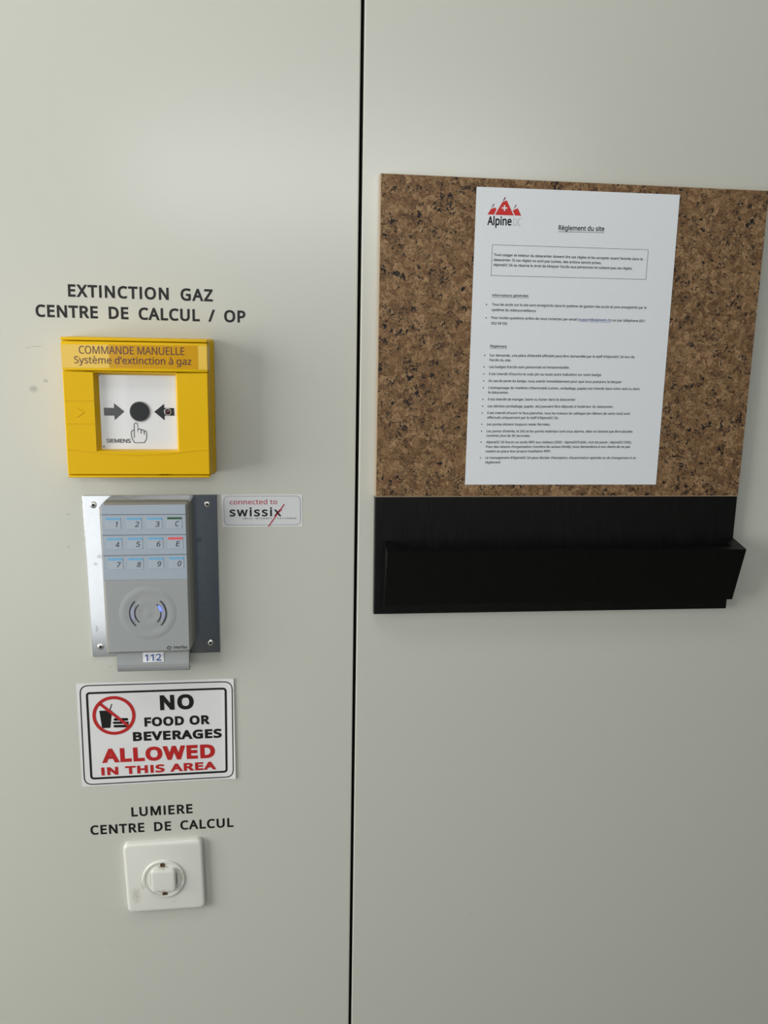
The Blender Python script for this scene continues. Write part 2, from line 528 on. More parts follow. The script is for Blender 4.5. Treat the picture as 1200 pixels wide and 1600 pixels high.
# ------------------------------------------------------------------ lettering
GLYPHS = json.loads(r'''{" ":[209],"'":[180,"128,573 112,366 68,366 52,573"],"(":[241,"32,220 35,285 45,348 60,409 83,468 113,522 150,573 217,573 167,493 132,407 111,315 103,221 107,159 116,98 132,38 154,-20 182,-75 216,-127 150,-127 113,-77 83,-24 60,34 45,94 35,156"],")":[241,"209,220 205,156 196,94 180,34 158,-24 128,-77 91,-127 25,-127 59,-75 87,-20 108,38 124,98 134,159 137,221 134,283 124,346 108,406 87,465 59,521 24,573 91,573 128,522 158,468 180,409 196,348 205,285"],",":[215,"154,84 136,23 111,-42 85,-103 33,-103 49,-38 63,31 73,93 148,93"],"-":[258,"32,184 32,246 226,246 226,184"],".":[215,"58,43 61,69 72,85 88,94 107,97 126,94 142,85 153,69 157,43 153,18 142,2 126,-8 107,-11 88,-8 72,2 61,18"],"/":[298,"290,573 77,0 8,0 221,573"],"0":[459,"419,287 417,221 409,163 395,112 376,70 349,37 316,12 276,-3 229,-8 188,-4 153,8 122,27 86,70 60,129 44,201 39,287 44,373 58,446 83,504 119,547 149,566 186,578 229,581 269,578 304,566 335,547 372,504 399,446 414,373","110,287 113,215 121,156 137,111 159,78 190,59 229,52 268,59 298,78 320,110 336,156 345,215 348,287 345,359 336,417 320,463 298,495 268,515 229,521 190,515 159,495 137,463 121,417 113,359"],"1":[459,"285,0 216,0 216,400 216,439 217,470 219,499 196,477 169,455 108,405 71,452 226,573 285,573"],"2":[459,"417,0 38,0 38,59 188,210 261,287 287,320 306,353 318,387 322,424 315,466 294,496 261,514 221,520 181,517 147,506 115,489 83,466 45,513 94,548 122,561 153,572 186,578 221,581 270,576 313,562 347,540 372,510 388,472 394,428 389,385 375,344 353,305 324,267 247,185 128,67 128,64 417,64"],"3":[459,"395,439 392,403 381,372 363,347 340,326 310,311 277,302 277,298 319,290 353,276 379,255 398,229 409,198 413,163 407,116 390,74 360,40 318,14 263,-3 193,-8 150,-6 110,-1 72,8 36,23 36,89 74,73 114,61 155,54 194,51 241,55 278,65 305,81 324,104 335,132 339,164 335,197 320,223 297,242 265,255 226,263 179,265 123,265 123,326 180,326 223,329 259,339 286,356 307,377 319,404 323,434 316,471 295,498 262,516 219,521 190,520 164,515 117,498 75,473 39,521 73,544 115,563 163,576 218,581 273,576 317,563 352,540 376,511 390,477"],"4":[459,"443,130 359,130 359,0 291,0 291,130 17,130 17,190 286,576 359,576 359,193 443,193","291,374 291,412 293,444 294,474 295,500 292,500 276,468 257,438 86,193 291,193"],"5":[459,"221,351 275,346 322,331 361,307 389,274 407,232 413,183 407,128 387,81 356,43 314,15 261,-2 199,-8 156,-6 116,0 80,10 51,23 51,90 82,74 121,62 161,55 200,52 239,55 274,65 302,82 323,106 336,137 341,176 337,210 325,239 306,262 279,279 243,289 197,292 146,288 99,280 64,302 86,573 373,573 373,508 146,508 132,342 169,348"],"6":[459,"44,245 46,294 51,342 60,389 75,433 95,474 121,510 155,539 196,562 246,576 306,581 344,579 377,573 377,513 344,520 308,523 257,518 216,504 183,483 158,454 139,419 127,380 119,337 115,291 119,291 133,309 150,326 170,339 194,350 223,356 255,358 302,353 342,338 375,313 400,279 416,236 421,184 415,129 399,82 372,44 336,15 291,-2 239,-8 199,-4 163,7 130,26 101,54 77,89 59,133 48,185","238,51 270,55 297,66 320,84 337,109 348,143 351,184 344,233 324,271 302,289 274,300 241,303 205,299 175,287 150,270 131,248 119,223 115,198 117,172 123,146 133,121 146,99 164,79 185,64 210,55"],"7":[459,"109,0 344,508 35,508 35,573 419,573 419,518 187,0"],"8":[459,"229,581 276,577 318,565 352,546 378,519 395,485 400,443 396,411 385,383 368,359 346,338 320,319 291,303 325,285 355,265 381,242 401,216 414,185 419,148 413,104 395,65 367,34 330,11 284,-3 231,-8 174,-3 126,10 89,33 61,63 45,101 39,146 43,183 56,214 75,241 99,264 128,283 158,299 131,316 107,336 87,358 71,383 61,411 58,444 63,485 80,518 107,545 141,565 182,577","108,145 116,107 138,76 176,55 229,48 281,55 319,76 342,108 350,148 346,174 335,197 317,217 293,235 264,251 229,265 217,270 184,254 157,237 136,219 121,197 111,173","228,524 188,518 155,502 134,476 127,441 130,414 141,391 157,373 179,357 232,330 282,357 302,373 317,392 327,414 330,441 323,476 302,502 270,518"],"9":[459,"417,328 415,279 410,231 401,183 387,139 366,99 340,63 306,33 265,11 214,-3 154,-8 117,-6 82,0 82,60 115,53 152,50 204,54 245,68 278,90 303,118 322,153 334,192 342,235 346,281 341,281 327,263 310,247 290,233 266,223 237,216 204,214 158,219 118,235 85,260 61,294 45,336 40,387 46,443 63,491 90,529 127,557 171,575 223,581 262,577 299,565 332,545 361,518 384,483 402,439 413,388","223,521 192,518 165,507 142,488 124,463 113,429 110,388 117,339 137,301 158,284 186,273 220,269 256,273 286,285 311,303 330,325 342,349 346,374 344,400 338,426 328,451 315,474 298,493 277,508 252,518"],":":[215,"58,43 61,69 72,85 88,94 107,97 126,94 142,85 153,69 157,43 153,18 142,2 126,-8 107,-11 88,-8 72,2 61,18","58,387 61,412 72,429 88,438 107,441 126,438 142,429 153,412 157,387 153,362 142,345 126,335 107,332 88,335 72,345 61,362"],"@":[721,"674,286 672,250 666,214 655,181 640,150 620,125 597,105 569,92 536,87 503,93 478,109 460,131 451,157 447,157 430,130 405,107 373,92 334,87 297,92 265,106 240,128 222,159 211,195 207,237 212,286 228,330 253,366 287,394 328,411 377,417 412,415 446,411 500,398 492,235 491,215 491,206 494,171 506,151 522,141 540,137 563,142 583,158 598,181 609,212 616,248 618,287 611,356 588,413 553,459 506,492 450,513 387,520 322,514 265,498 217,472 177,437 145,394 123,344 109,288 104,227 111,154 132,93 154,60 181,32 215,10 275,-11 347,-18 395,-16 441,-8 520,16 520,-38 483,-52 442,-62 397,-69 347,-71 287,-67 233,-56 185,-36 144,-9 110,25 82,65 62,112 50,166 47,225 52,296 70,363 98,422 137,474 186,515 244,547 311,566 387,573 447,568 502,553 551,529 593,496 628,455 653,406 669,349","269,235 275,191 290,160 314,143 345,137 372,141 393,152 409,171 425,210 432,258 437,358 411,364 378,366 342,362 314,347 294,325 280,298 272,267"],"A":[512,"437,0 368,177 141,177 73,0 0,0 224,575 289,575 512,0","282,415 274,438 263,473 255,500 247,468 238,438 230,415 165,241 346,241"],"B":[521,"241,573 307,569 361,558 404,541 434,515 453,478 459,431 456,399 446,371 431,347 409,328 382,313 350,304 350,300 384,292 415,279 441,261 461,236 474,203 478,163 472,115 454,74 425,42 385,19 337,5 279,0 78,0 78,573","256,329 318,335 357,352 377,382 384,423 380,451 369,474 351,490 308,506 245,511 150,511 150,329","150,269 150,61 265,61 311,64 346,74 371,91 394,125 401,168 398,197 388,221 370,241 344,256 307,266 260,269"],"C":[507,"323,517 280,513 241,502 206,482 178,456 155,423 139,383 129,337 125,286 131,220 147,164 175,117 213,83 262,62 322,55 359,57 394,62 460,78 460,15 427,5 393,-2 356,-7 312,-8 257,-4 208,8 166,28 130,56 101,90 78,131 56,203 49,287 53,349 67,406 89,456 120,499 159,534 206,559 261,575 324,581 367,578 409,572 448,561 482,547 453,486 394,508 360,515"],"D":[585,"536,292 533,231 521,177 501,131 474,91 439,58 399,33 351,15 297,4 237,0 78,0 78,573 254,573 309,569 359,558 404,540 443,516 476,484 502,446 521,401 533,350","460,289 454,359 435,415 404,457 361,487 308,505 244,511 150,511 150,62 228,62 299,68 357,87 402,119 434,164 454,220"],"E":[446,"398,0 78,0 78,573 398,573 398,509 150,509 150,330 383,330 383,268 150,268 150,63 398,63"],"F":[416,"150,0 78,0 78,573 398,573 398,509 150,509 150,306 383,306 383,243 150,243"],"G":[584,"326,302 524,302 524,22 478,8 431,-1 380,-6 323,-8 267,-4 217,8 173,28 136,55 105,89 81,130 57,202 49,286 53,343 65,395 84,442 111,482 145,517 186,544 233,564 286,577 346,581 392,578 437,572 478,561 516,547 489,484 457,497 421,508 382,515 342,517 278,510 225,489 181,455 150,409 131,353 124,286 130,222 146,166 175,119 216,84 270,62 340,55 404,59 452,68 452,238 326,238"],"H":[594,"516,0 443,0 443,267 150,267 150,0 78,0 78,573 150,573 150,330 443,330 443,573 516,573"],"I":[272,"239,0 32,0 32,42 99,57 99,515 32,531 32,573 239,573 239,531 172,515 172,57 239,42"],"J":[219,"-3,-152 -37,-150 -63,-142 -63,-81 -35,-87 -5,-89 15,-87 33,-81 50,-70 63,-53 71,-29 74,3 74,573 146,573 146,9 141,-42 128,-82 105,-113 75,-135 39,-148"],"K":[496,"496,0 411,0 209,273 150,222 150,0 78,0 78,573 150,573 150,290 199,345 249,399 403,573 488,573 261,323"],"L":[420,"78,0 78,573 150,573 150,64 400,64 400,0"],"M":[727,"330,0 142,502 139,502 142,461 144,407 144,347 144,0 78,0 78,573 184,573 361,103 364,103 544,573 650,573 650,0 578,0 578,352 579,408 581,460 584,501 581,501 390,0"],"N":[609,"532,0 447,0 141,476 138,476 141,432 143,378 144,320 144,0 78,0 78,573 161,573 467,99 470,99 468,137 466,193 464,249 464,573 532,573"],"O":[626,"577,287 573,224 561,166 540,116 510,73 473,38 428,13 375,-3 314,-8 251,-3 196,13 151,39 114,73 85,116 65,167 53,224 49,288 56,370 78,442 100,482 130,517 166,545 208,565 258,577 314,581 369,577 417,565 459,545 495,517 524,483 547,442 570,370","125,287 130,220 145,163 171,117 207,83 255,62 314,55 373,62 420,83 456,117 481,163 496,220 501,287 496,354 481,411 456,457 421,491 373,511 314,518 255,511 207,490 171,457 145,411 130,354"],"P":[485,"229,573 297,568 352,553 393,528 421,495 439,454 444,404 441,370 433,336 417,306 395,278 364,255 324,238 275,227 216,223 150,223 150,0 78,0 78,573","223,511 150,511 150,285 208,285 258,288 298,296 330,311 352,334 365,363 370,401 366,435 354,462 334,484 306,499 269,508"],"Q":[626,"577,287 573,221 559,160 535,108 503,64 461,30 411,6 548,-136 444,-136 334,-7 324,-8 314,-8 251,-3 196,13 151,39 114,73 85,116 65,167 53,224 49,288 56,370 78,442 100,482 130,517 166,545 208,565 258,577 314,581 369,577 417,565 459,545 495,517 524,483 547,442 570,370","125,287 130,220 145,163 171,117 207,83 255,62 314,55 373,62 420,83 456,117 481,163 496,220 501,287 496,354 481,411 456,457 421,491 373,511 314,518 255,511 207,490 171,457 145,411 130,354"],"R":[499,"236,573 301,568 353,555 393,532 422,500 439,460 444,410 440,368 427,334 408,306 385,285 358,269 330,257 487,0 403,0 264,237 150,237 150,0 78,0 78,573","232,510 150,510 150,298 236,298 278,301 312,310 338,325 355,347 366,374 370,407 366,440 355,467 336,486 310,500 275,507"],"S":[440,"403,153 396,106 378,66 348,35 307,11 257,-3 198,-8 137,-5 83,4 41,19 41,88 73,76 113,65 156,57 201,55 240,57 273,66 298,79 316,98 327,120 330,147 327,173 318,194 302,213 277,230 242,247 196,265 131,294 106,311 85,330 69,351 57,375 50,403 48,435 54,477 71,513 99,542 136,563 180,576 231,581 276,578 318,572 355,562 389,549 366,487 302,508 266,515 229,517 196,515 169,507 148,494 133,478 124,457 121,434 124,407 133,386 149,367 172,351 204,335 246,318 293,299 332,279 362,255 385,228 398,194"],"T":[446,"259,0 187,0 187,509 8,509 8,573 437,573 437,509 259,509"],"U":[586,"513,202 507,146 489,95 459,52 416,20 360,-1 290,-8 225,-2 171,18 128,50 97,93 78,144 72,204 72,573 144,573 144,201 148,158 161,122 182,93 211,72 248,59 294,55 342,59 379,73 407,96 427,126 438,161 442,202 442,573 513,573"],"V":[481,"481,573 277,0 204,0 0,573 75,573 204,205 220,160 231,119 241,80 250,119 262,161 277,207 405,573"],"W":[746,"735,573 583,0 510,0 399,375 389,410 380,443 373,471 370,488 367,471 361,443 352,409 342,373 234,0 161,0 10,573 85,573 174,223 183,186 190,151 196,118 201,87 206,119 213,154 222,191 232,227 333,573 407,573 512,225 523,187 532,151 538,117 544,87 550,129 560,175 572,224 660,573"],"X":[470,"467,0 385,0 233,249 79,0 3,0 193,298 15,573 95,573 236,348 377,573 453,573 276,300"],"Z":[459,"427,0 30,0 30,55 332,508 40,508 40,573 419,573 419,518 118,64 427,64"],"a":[450,"231,437 279,433 318,422 347,403 368,375 381,338 385,293 385,0 334,0 320,61 317,61 298,40 279,22 258,9 234,-1 206,-6 172,-8 136,-5 103,6 75,23 55,48 41,80 37,119 43,159 59,192 87,219 127,238 179,251 243,257 316,259 316,285 310,330 293,359 265,375 227,380 194,378 163,370 106,347 84,400 115,414 151,426 190,434","252,208 184,200 141,182 118,155 110,119 115,87 132,66 157,53 188,49 238,56 279,79 299,103 311,134 315,172 315,210"],"b":[493,"139,461 138,410 135,373 139,373 161,398 189,419 226,432 272,437 322,431 365,412 401,381 428,338 444,283 449,215 444,147 427,91 400,48 365,17 322,-2 272,-8 226,-3 189,10 161,31 139,55 133,55 119,0 68,0 68,609 139,609","260,379 219,374 188,361 165,339 150,308 142,268 139,217 139,214 145,144 165,93 187,69 219,55 261,51 297,55 325,69 348,93 363,126 373,166 376,216 373,265 363,306 348,338 325,360 296,374"],"c":[385,"241,-8 187,-2 139,15 99,45 69,87 50,143 44,213 51,284 71,342 102,385 142,415 191,432 245,438 278,436 309,431 336,424 358,415 337,356 292,370 244,376 204,371 172,358 148,335 131,303 120,263 117,213 120,166 131,126 148,94 172,71 202,58 240,53 273,55 302,60 351,78 351,15 328,5 304,-2 275,-7"],"d":[493,"221,-8 171,-2 128,17 92,48 65,91 49,146 44,214 49,282 66,338 93,381 128,413 171,432 221,438 253,436 280,429 303,420 323,407 340,391 354,374 359,374 356,405 354,438 354,609 425,609 425,0 368,0 358,58 354,58 340,40 323,24 303,11 279,1 252,-6","232,51 273,55 305,67 328,88 348,135 355,200 355,213 349,284 329,336 306,360 274,375 231,379 196,374 168,359 146,334 124,281 117,213 124,144 146,93 168,69 197,55"],"e":[452,"234,438 286,432 329,414 364,385 390,346 406,299 411,244 411,201 117,201 122,157 134,119 154,90 181,69 215,56 254,52 293,54 327,60 392,82 392,20 359,8 327,-1 292,-6 251,-8 194,-2 143,17 101,48 70,91 51,146 44,212 50,277 68,333 96,378 134,411 181,431","233,380 202,377 175,366 154,348 130,309 119,257 338,257 335,292 326,322 312,346 292,364 266,376"],"f":[276,"266,375 158,375 158,0 87,0 87,375 12,375 12,408 87,432 87,457 92,507 104,547 124,577 152,597 186,609 227,613 274,609 310,599 292,544 262,552 228,556 197,550 175,532 162,502 158,458 158,430 266,430"],"g":[493,"221,438 261,434 297,422 329,402 355,373 359,373 369,430 425,430 425,-7 420,-63 404,-109 378,-146 341,-172 293,-187 233,-192 188,-191 147,-186 110,-177 78,-165 78,-100 111,-114 149,-125 191,-132 237,-134 271,-130 300,-119 324,-101 341,-77 352,-48 355,-13 355,4 356,32 358,57 354,57 329,28 299,8 263,-4 221,-8 170,-2 126,18 91,51 65,95 49,149 44,214 49,278 65,332 91,377 126,411 169,431","230,379 197,374 169,359 147,336 130,303 120,262 117,213 120,165 130,124 146,92 169,68 197,54 232,50 262,52 288,58 309,69 326,85 340,105 349,131 354,161 356,197 356,214 353,267 343,309 326,340 302,362 270,374"],"h":[496,"139,431 138,399 135,370 140,370 155,391 174,407 196,420 221,429 247,435 273,437 321,433 360,421 391,400 413,370 426,330 431,280 431,0 361,0 361,275 355,321 338,353 308,372 265,379 222,374 189,360 166,338 150,308 142,269 139,222 139,0 68,0 68,609 139,609"],"i":[207,"139,430 139,0 68,0 68,430","104,591 119,588 133,580 142,566 145,546 142,526 133,512 119,504 104,501 88,504 75,512 66,526 63,546 66,566 75,580 88,588"],"j":[207,"18,-192 -18,-190 -44,-183 -44,-126 -19,-132 9,-134 32,-130 51,-120 64,-100 68,-67 68,430 139,430 139,-64 136,-101 126,-133 110,-159 87,-177 56,-189","63,546 66,566 75,580 88,588 104,591 119,588 133,580 142,566 145,546 142,526 133,512 119,504 104,501 88,504 75,512 66,526"],"k":[428,"138,291 137,257 135,221 138,221 152,240 172,264 189,285 326,430 409,430 235,246 421,0 336,0 187,200 138,158 138,0 68,0 68,609 138,609"],"l":[207,"139,0 68,0 68,609 139,609"],"m":[750,"540,438 584,434 621,421 649,401 669,371 681,330 685,280 685,0 615,0 615,277 610,321 594,353 567,372 528,379 490,374 460,362 438,342 418,298 411,237 411,0 342,0 342,277 339,308 332,333 320,353 303,367 281,376 253,379 215,374 185,360 164,338 150,308 141,269 139,223 139,0 68,0 68,430 125,430 136,371 140,371 155,392 173,409 194,422 217,431 241,436 266,438 312,433 349,420 378,398 398,366 402,366 427,398 461,420 499,433"],"n":[496,"275,438 322,434 361,421 391,401 413,371 426,330 431,280 431,0 361,0 361,275 355,321 338,353 308,372 265,379 222,374 189,361 166,338 146,289 139,223 139,0 68,0 68,430 125,430 136,371 140,371 156,392 175,409 198,422 222,431 248,436"],"o":[485,"442,216 438,165 428,121 411,82 388,51 359,25 324,7 285,-4 241,-8 200,-4 163,7 129,25 100,51 77,82 59,121 48,165 44,216 50,282 68,336 97,380 137,412 186,431 244,438 299,431 347,412 387,380 417,336 436,282","117,216 120,169 130,128 147,95 172,71 203,56 243,51 282,56 314,71 339,95 356,128 366,169 369,216 365,263 355,303 338,335 314,359 282,374 242,379 202,374 171,359 147,335 130,303 120,263"],"p":[493,"273,438 322,432 365,413 401,383 428,339 444,284 449,216 444,148 427,93 401,49 365,17 322,-2 272,-8 241,-6 213,1 190,11 170,24 139,55 134,55 137,20 139,-16 139,-192 68,-192 68,430 126,430 136,371 139,371 153,389 170,405 189,419 213,429 240,436","260,379 221,374 190,362 167,342 152,313 142,275 139,229 139,216 142,167 150,126 165,93 188,70 220,55 261,51 297,56 326,72 348,98 364,131 373,171 376,217 369,283 348,334 325,359 296,374"],"q":[493,"354,-9 355,25 358,58 354,58 332,32 303,11 266,-3 219,-8 170,-2 128,17 93,48 66,91 49,146 44,214 50,282 67,338 93,381 129,413 172,432 221,438 267,433 304,419 333,397 355,371 358,371 369,430 425,430 425,-192 354,-192","233,51 272,55 304,67 327,87 342,116 352,153 355,199 355,213 348,285 328,337 305,361 273,375 231,379 196,374 167,359 145,334 124,281 117,213 124,145 146,93 168,70 197,55"],"r":[331,"269,438 295,437 319,433 310,368 287,372 264,374 240,371 217,363 195,351 176,334 161,313 149,289 141,261 139,229 139,0 68,0 68,430 126,430 134,351 137,351 152,374 170,395 191,413 214,426 240,435"],"s":[384,"348,119 343,80 327,49 302,24 268,6 226,-4 176,-8 135,-6 99,-1 68,8 42,19 42,83 104,60 141,52 178,49 224,53 256,66 274,86 280,112 278,128 271,141 259,154 239,167 174,196 103,228 76,245 57,266 45,292 41,324 46,358 61,386 85,408 137,430 202,438 240,436 275,430 308,421 339,409 315,353 258,372 228,378 197,380 159,377 131,366 114,350 108,328 111,312 119,298 133,286 154,274 219,246 289,215 314,197 333,176 344,150"],"t":[289,"212,50 245,53 272,59 272,5 240,-4 200,-8 167,-5 138,4 112,20 91,44 78,79 74,125 74,375 13,375 13,409 75,437 103,528 144,528 144,430 269,430 269,375 144,375 144,127 149,93 163,69 185,54"],"u":[496,"427,430 427,0 370,0 359,57 356,57 340,36 321,20 298,8 273,-1 247,-6 220,-8 173,-4 134,8 103,29 81,59 68,99 63,148 63,430 135,430 135,153 141,108 158,76 188,57 230,51 273,55 306,69 330,91 345,121 354,160 357,206 357,430"],"v":[407,"163,0 0,430 75,430 167,176 180,137 193,96 201,63 204,63 214,96 227,138 241,176 332,430 407,430 244,0"],"w":[630,"346,243 336,276 328,308 321,335 316,357 313,357 308,335 302,307 294,275 284,242 207,1 127,1 9,431 82,431 141,201 153,154 163,109 169,73 172,73 178,97 185,128 193,160 201,188 277,431 354,431 428,188 440,149 451,109 457,74 460,74 466,108 477,153 489,201 549,431 621,431 502,1 419,1"],"x":[424,"170,220 22,430 102,430 213,268 322,430 402,430 253,220 410,0 330,0 213,172 94,0 14,0"],"y":[409,"1,430 76,430 169,185 184,144 196,105 205,68 209,68 224,121 245,186 333,430 409,430 224,-59 207,-97 188,-130 165,-156 138,-176 106,-188 67,-192 34,-190 9,-186 9,-130 30,-133 56,-135 79,-132 99,-126 116,-114 130,-99 142,-80 152,-59 174,-2"],"z":[377,"346,0 31,0 31,47 262,375 45,375 45,430 340,430 340,377 112,55 346,55"],"à":[450,"231,437 279,433 318,422 347,403 368,375 381,338 385,293 385,0 334,0 320,61 317,61 298,40 279,22 258,9 234,-1 206,-6 172,-8 136,-5 103,6 75,23 55,48 41,80 37,119 43,159 59,192 87,219 127,238 179,251 243,257 316,259 316,285 310,330 293,359 265,375 227,380 194,378 163,370 106,347 84,400 115,414 151,426 190,434","252,208 184,200 141,182 118,155 110,119 115,87 132,66 157,53 188,49 238,56 279,79 299,103 311,134 315,172 315,210","205,614 227,575 255,532 282,496 282,486 235,486 204,513 171,546 142,579 121,606 121,614"],"è":[452,"234,438 286,432 329,414 364,385 390,346 406,299 411,244 411,201 117,201 122,157 134,119 154,90 181,69 215,56 254,52 293,54 327,60 392,82 392,20 359,8 327,-1 292,-6 251,-8 194,-2 143,17 101,48 70,91 51,146 44,212 50,277 68,333 96,378 134,411 181,431","233,380 202,377 175,366 154,348 130,309 119,257 338,257 335,292 326,322 312,346 292,364 266,376","209,614 231,575 259,532 285,496 285,486 238,486 208,513 174,546 145,579 124,606 124,614"],"é":[452,"234,438 286,432 329,414 364,385 390,346 406,299 411,244 411,201 117,201 122,157 134,119 154,90 181,69 215,56 254,52 293,54 327,60 392,82 392,20 359,8 327,-1 292,-6 251,-8 194,-2 143,17 101,48 70,91 51,146 44,212 50,277 68,333 96,378 134,411 181,431","233,380 202,377 175,366 154,348 130,309 119,257 338,257 335,292 326,322 312,346 292,364 266,376","347,606 326,579 296,546 263,513 233,486 186,486 186,496 212,532 240,575 262,614 347,614"],"ê":[452,"234,438 286,432 329,414 364,385 390,346 406,299 411,244 411,201 117,201 122,157 134,119 154,90 181,69 215,56 254,52 293,54 327,60 392,82 392,20 359,8 327,-1 292,-6 251,-8 194,-2 143,17 101,48 70,91 51,146 44,212 50,277 68,333 96,378 134,411 181,431","233,380 202,377 175,366 154,348 130,309 119,257 338,257 335,292 326,322 312,346 292,364 266,376","264,614 291,575 329,531 364,495 364,486 314,486 271,518 227,558 184,518 141,486 93,486 93,495 127,532 164,575 192,614"],"’":[140,"131,564 112,503 88,437 62,376 10,376 21,424 32,476 42,527 50,573 125,573"]}''')
GL = {}
for k_, v_ in GLYPHS.items():
    GL[k_] = (v_[0], [[tuple(float(q) for q in pr.split(',')) for pr in c.split(' ')] for c in v_[1:]])
GL['I'] = (207, [[(68, 0), (68, 573), (139, 573), (139, 0)]])
if GL['I'][1] and area2(GL['I'][1][0]) * area2(GL['O'][1][0]) < 0:
    GL['I'][1][0].reverse()
GL["'"] = (120, [[(45, 573), (75, 573), (68, 400), (52, 400)]])
if area2(GL["'"][1][0]) * area2(GL['O'][1][0]) < 0:
    GL["'"][1][0].reverse()
CAP = 573.0
OUT_SIGN = 1 if area2(GL['O'][1][0]) > 0 else -1
_gc = {}


def glyph(ch, off):
    key = (ch, round(off, 1))
    if key in _gc: return _gc[key]
    adv, cons = GL[ch]
    polys = []
    for c in cons:
        q = []
        for p in c:
            if not q or (abs(p[0] - q[-1][0]) + abs(p[1] - q[-1][1])) > 1.5: q.append(p)
        if len(q) > 2 and (abs(q[0][0] - q[-1][0]) + abs(q[0][1] - q[-1][1])) <= 1.5: q.pop()
        n = len(q); r = []
        for i in range(n):
            p0 = Vector(q[i - 1]); p = Vector(q[i]); p1 = Vector(q[(i + 1) % n])
            e1 = (p - p0).normalized(); e2 = (p1 - p).normalized()
            n1 = Vector((e1.y, -e1.x)) * OUT_SIGN; n2 = Vector((e2.y, -e2.x)) * OUT_SIGN
            nn = n1 + n2
            nn = nn.normalized() if nn.length > 1e-5 else n1
            cc = max(.45, nn.dot(n1))
            r.append(p + nn * (off / cc))
        polys.append(r)
    vs = []; es = []
    for r in polys:
        b = len(vs); vs += r
        es += [(b + i, b + (i + 1) % len(r)) for i in range(len(r))]
    tv, _te, tf = delaunay_2d_cdt(vs, es, [], 0, 0.01, False)[:3]
    keep = []
    for f in tf:
        cx = sum(tv[i].x for i in f) / len(f); cy = sum(tv[i].y for i in f) / len(f)
        wn = 0
        for r in polys:
            n = len(r)
            for i in range(n):
                a = r[i - 1]; c = r[i]
                if a.y <= cy:
                    if c.y > cy and (c.x - a.x) * (cy - a.y) - (cx - a.x) * (c.y - a.y) > 0: wn += 1
                elif c.y <= cy and (c.x - a.x) * (cy - a.y) - (cx - a.x) * (c.y - a.y) < 0: wn -= 1
        if wn * OUT_SIGN > 0: keep.append(f)
    xs = [v.x for v in tv] or [0]
    _gc[key] = (adv, [(v.x, v.y) for v in tv], keep, min(xs), max(xs))
    return _gc[key]


def text(mb, s, a, b, cap, d, off=0.0, xs=None, shear=0.0, track=0.0, space=1.0, th=0.0):
    """set s on the baseline from point a to point b (mm). cap = height of capitals in mm, off = extra weight
    per side (glyph units). Either xs (glyph stretch) is fixed and the tracking fits, or the stretch fits."""
    s = s.replace('’', "'") if '’' not in GL else s.replace("'", '’')
    a = Vector(a); b = Vector(b)
    W = (b - a).length
    ux = (b - a).normalized(); uy = Vector((-ux.y, ux.x))
    sy = cap / (CAP + 2 * off)
    gs = [glyph(c, off) if c != ' ' else (GL[' '][0] * space, [], [], 0, 0) for c in s]
    x0 = gs[0][3]
    adv = sum(g[0] for g in gs[:-1])
    raw = adv + gs[-1][4] - x0
    k = len(s) - 1
    if xs is None:
        raw += track * k
        sx = W / raw; tr = track
    else:
        sx = sy * xs
        tr = (W / sx - raw) / max(1, k)
    x = -x0
    for g in gs:
        vs = []
        for (gx, gy) in g[1]:
            yy = (gy + off) * sy
            xx = (x + gx) * sx + shear * yy
            q = a + ux * xx + uy * yy
            vs.append(P(q.x, q.y, d))
        mb.add(vs, g[2])
        x += g[0] + tr


# ------------------------------------------------------------------ the room
def box_obj(name, lo, hi, m):
    x0, y0, z0 = lo; x1, y1, z1 = hi
    vs = [(x0, y0, z0), (x1, y0, z0), (x1, y1, z0), (x0, y1, z0), (x0, y0, z1), (x1, y0, z1), (x1, y1, z1), (x0, y1, z1)]
    fs = [(0, 3, 2, 1), (4, 5, 6, 7), (0, 1, 5, 4), (1, 2, 6, 5), (2, 3, 7, 6), (3, 0, 4, 7)]
    me = bpy.data.meshes.new(name); me.from_pydata(vs, [], fs); me.materials.append(m)
    o = bpy.data.objects.new(name, me); COL.objects.link(o)
    return o


def structure(o):
    o['kind'] = 'structure'
    return o


XL, XR, YB, ZC = -1.75, 1.75, -3.2, 2.7
structure(box_obj('floor', (XL - .1, YB - .1, -.1), (XR + .1, .12, 0), M_FLOOR))
structure(box_obj('ceiling', (XL - .1, YB - .1, ZC), (XR + .1, .12, ZC + .1), M_CEIL))
structure(box_obj('wall_left', (XL - .1, YB, 0), (XL, .12, ZC), M_BACKW))
structure(box_obj('wall_right', (XR, YB, 0), (XR + .1, .12, ZC), M_SIDEW))
structure(box_obj('wall_back', (XL - .1, YB - .1, 0), (XR + .1, YB, ZC), M_BACKW))
structure(box_obj('figure_reflection_slab', (-.66, YB, 0), (.5, YB + .04, 2.0), M_FIGREFL))  # added dark slab, mirrored in place of the person behind the camera
def frame(name, lo, hi, w):
    """frame around a window or an added light in a plane of constant x or y"""
    k = 0 if lo[0] == hi[0] else 1
    u = 1 - k
    t_ = .03 if lo[k] < 0 else -.03
    mb = MB()
    for a0, a1, z0, z1 in ((lo[u] - w, hi[u] + w, hi[2], hi[2] + w), (lo[u] - w, hi[u] + w, lo[2] - w, lo[2]), (lo[u] - w, lo[u], lo[2], hi[2]), (hi[u], hi[u] + w, lo[2], hi[2])):
        pts = []
        for a in (a0, a1):
            for q in (lo[k], lo[k] + t_):
                for z in (z0, z1):
                    pts.append(Vector((q, a, z)) if k == 0 else Vector((a, q, z)))
        mb.add(pts, [(0, 1, 3, 2), (4, 6, 7, 5), (0, 4, 5, 1), (2, 3, 7, 6), (0, 2, 6, 4), (1, 5, 7, 3)])
    return structure(mb.build(name, M_TRIM))


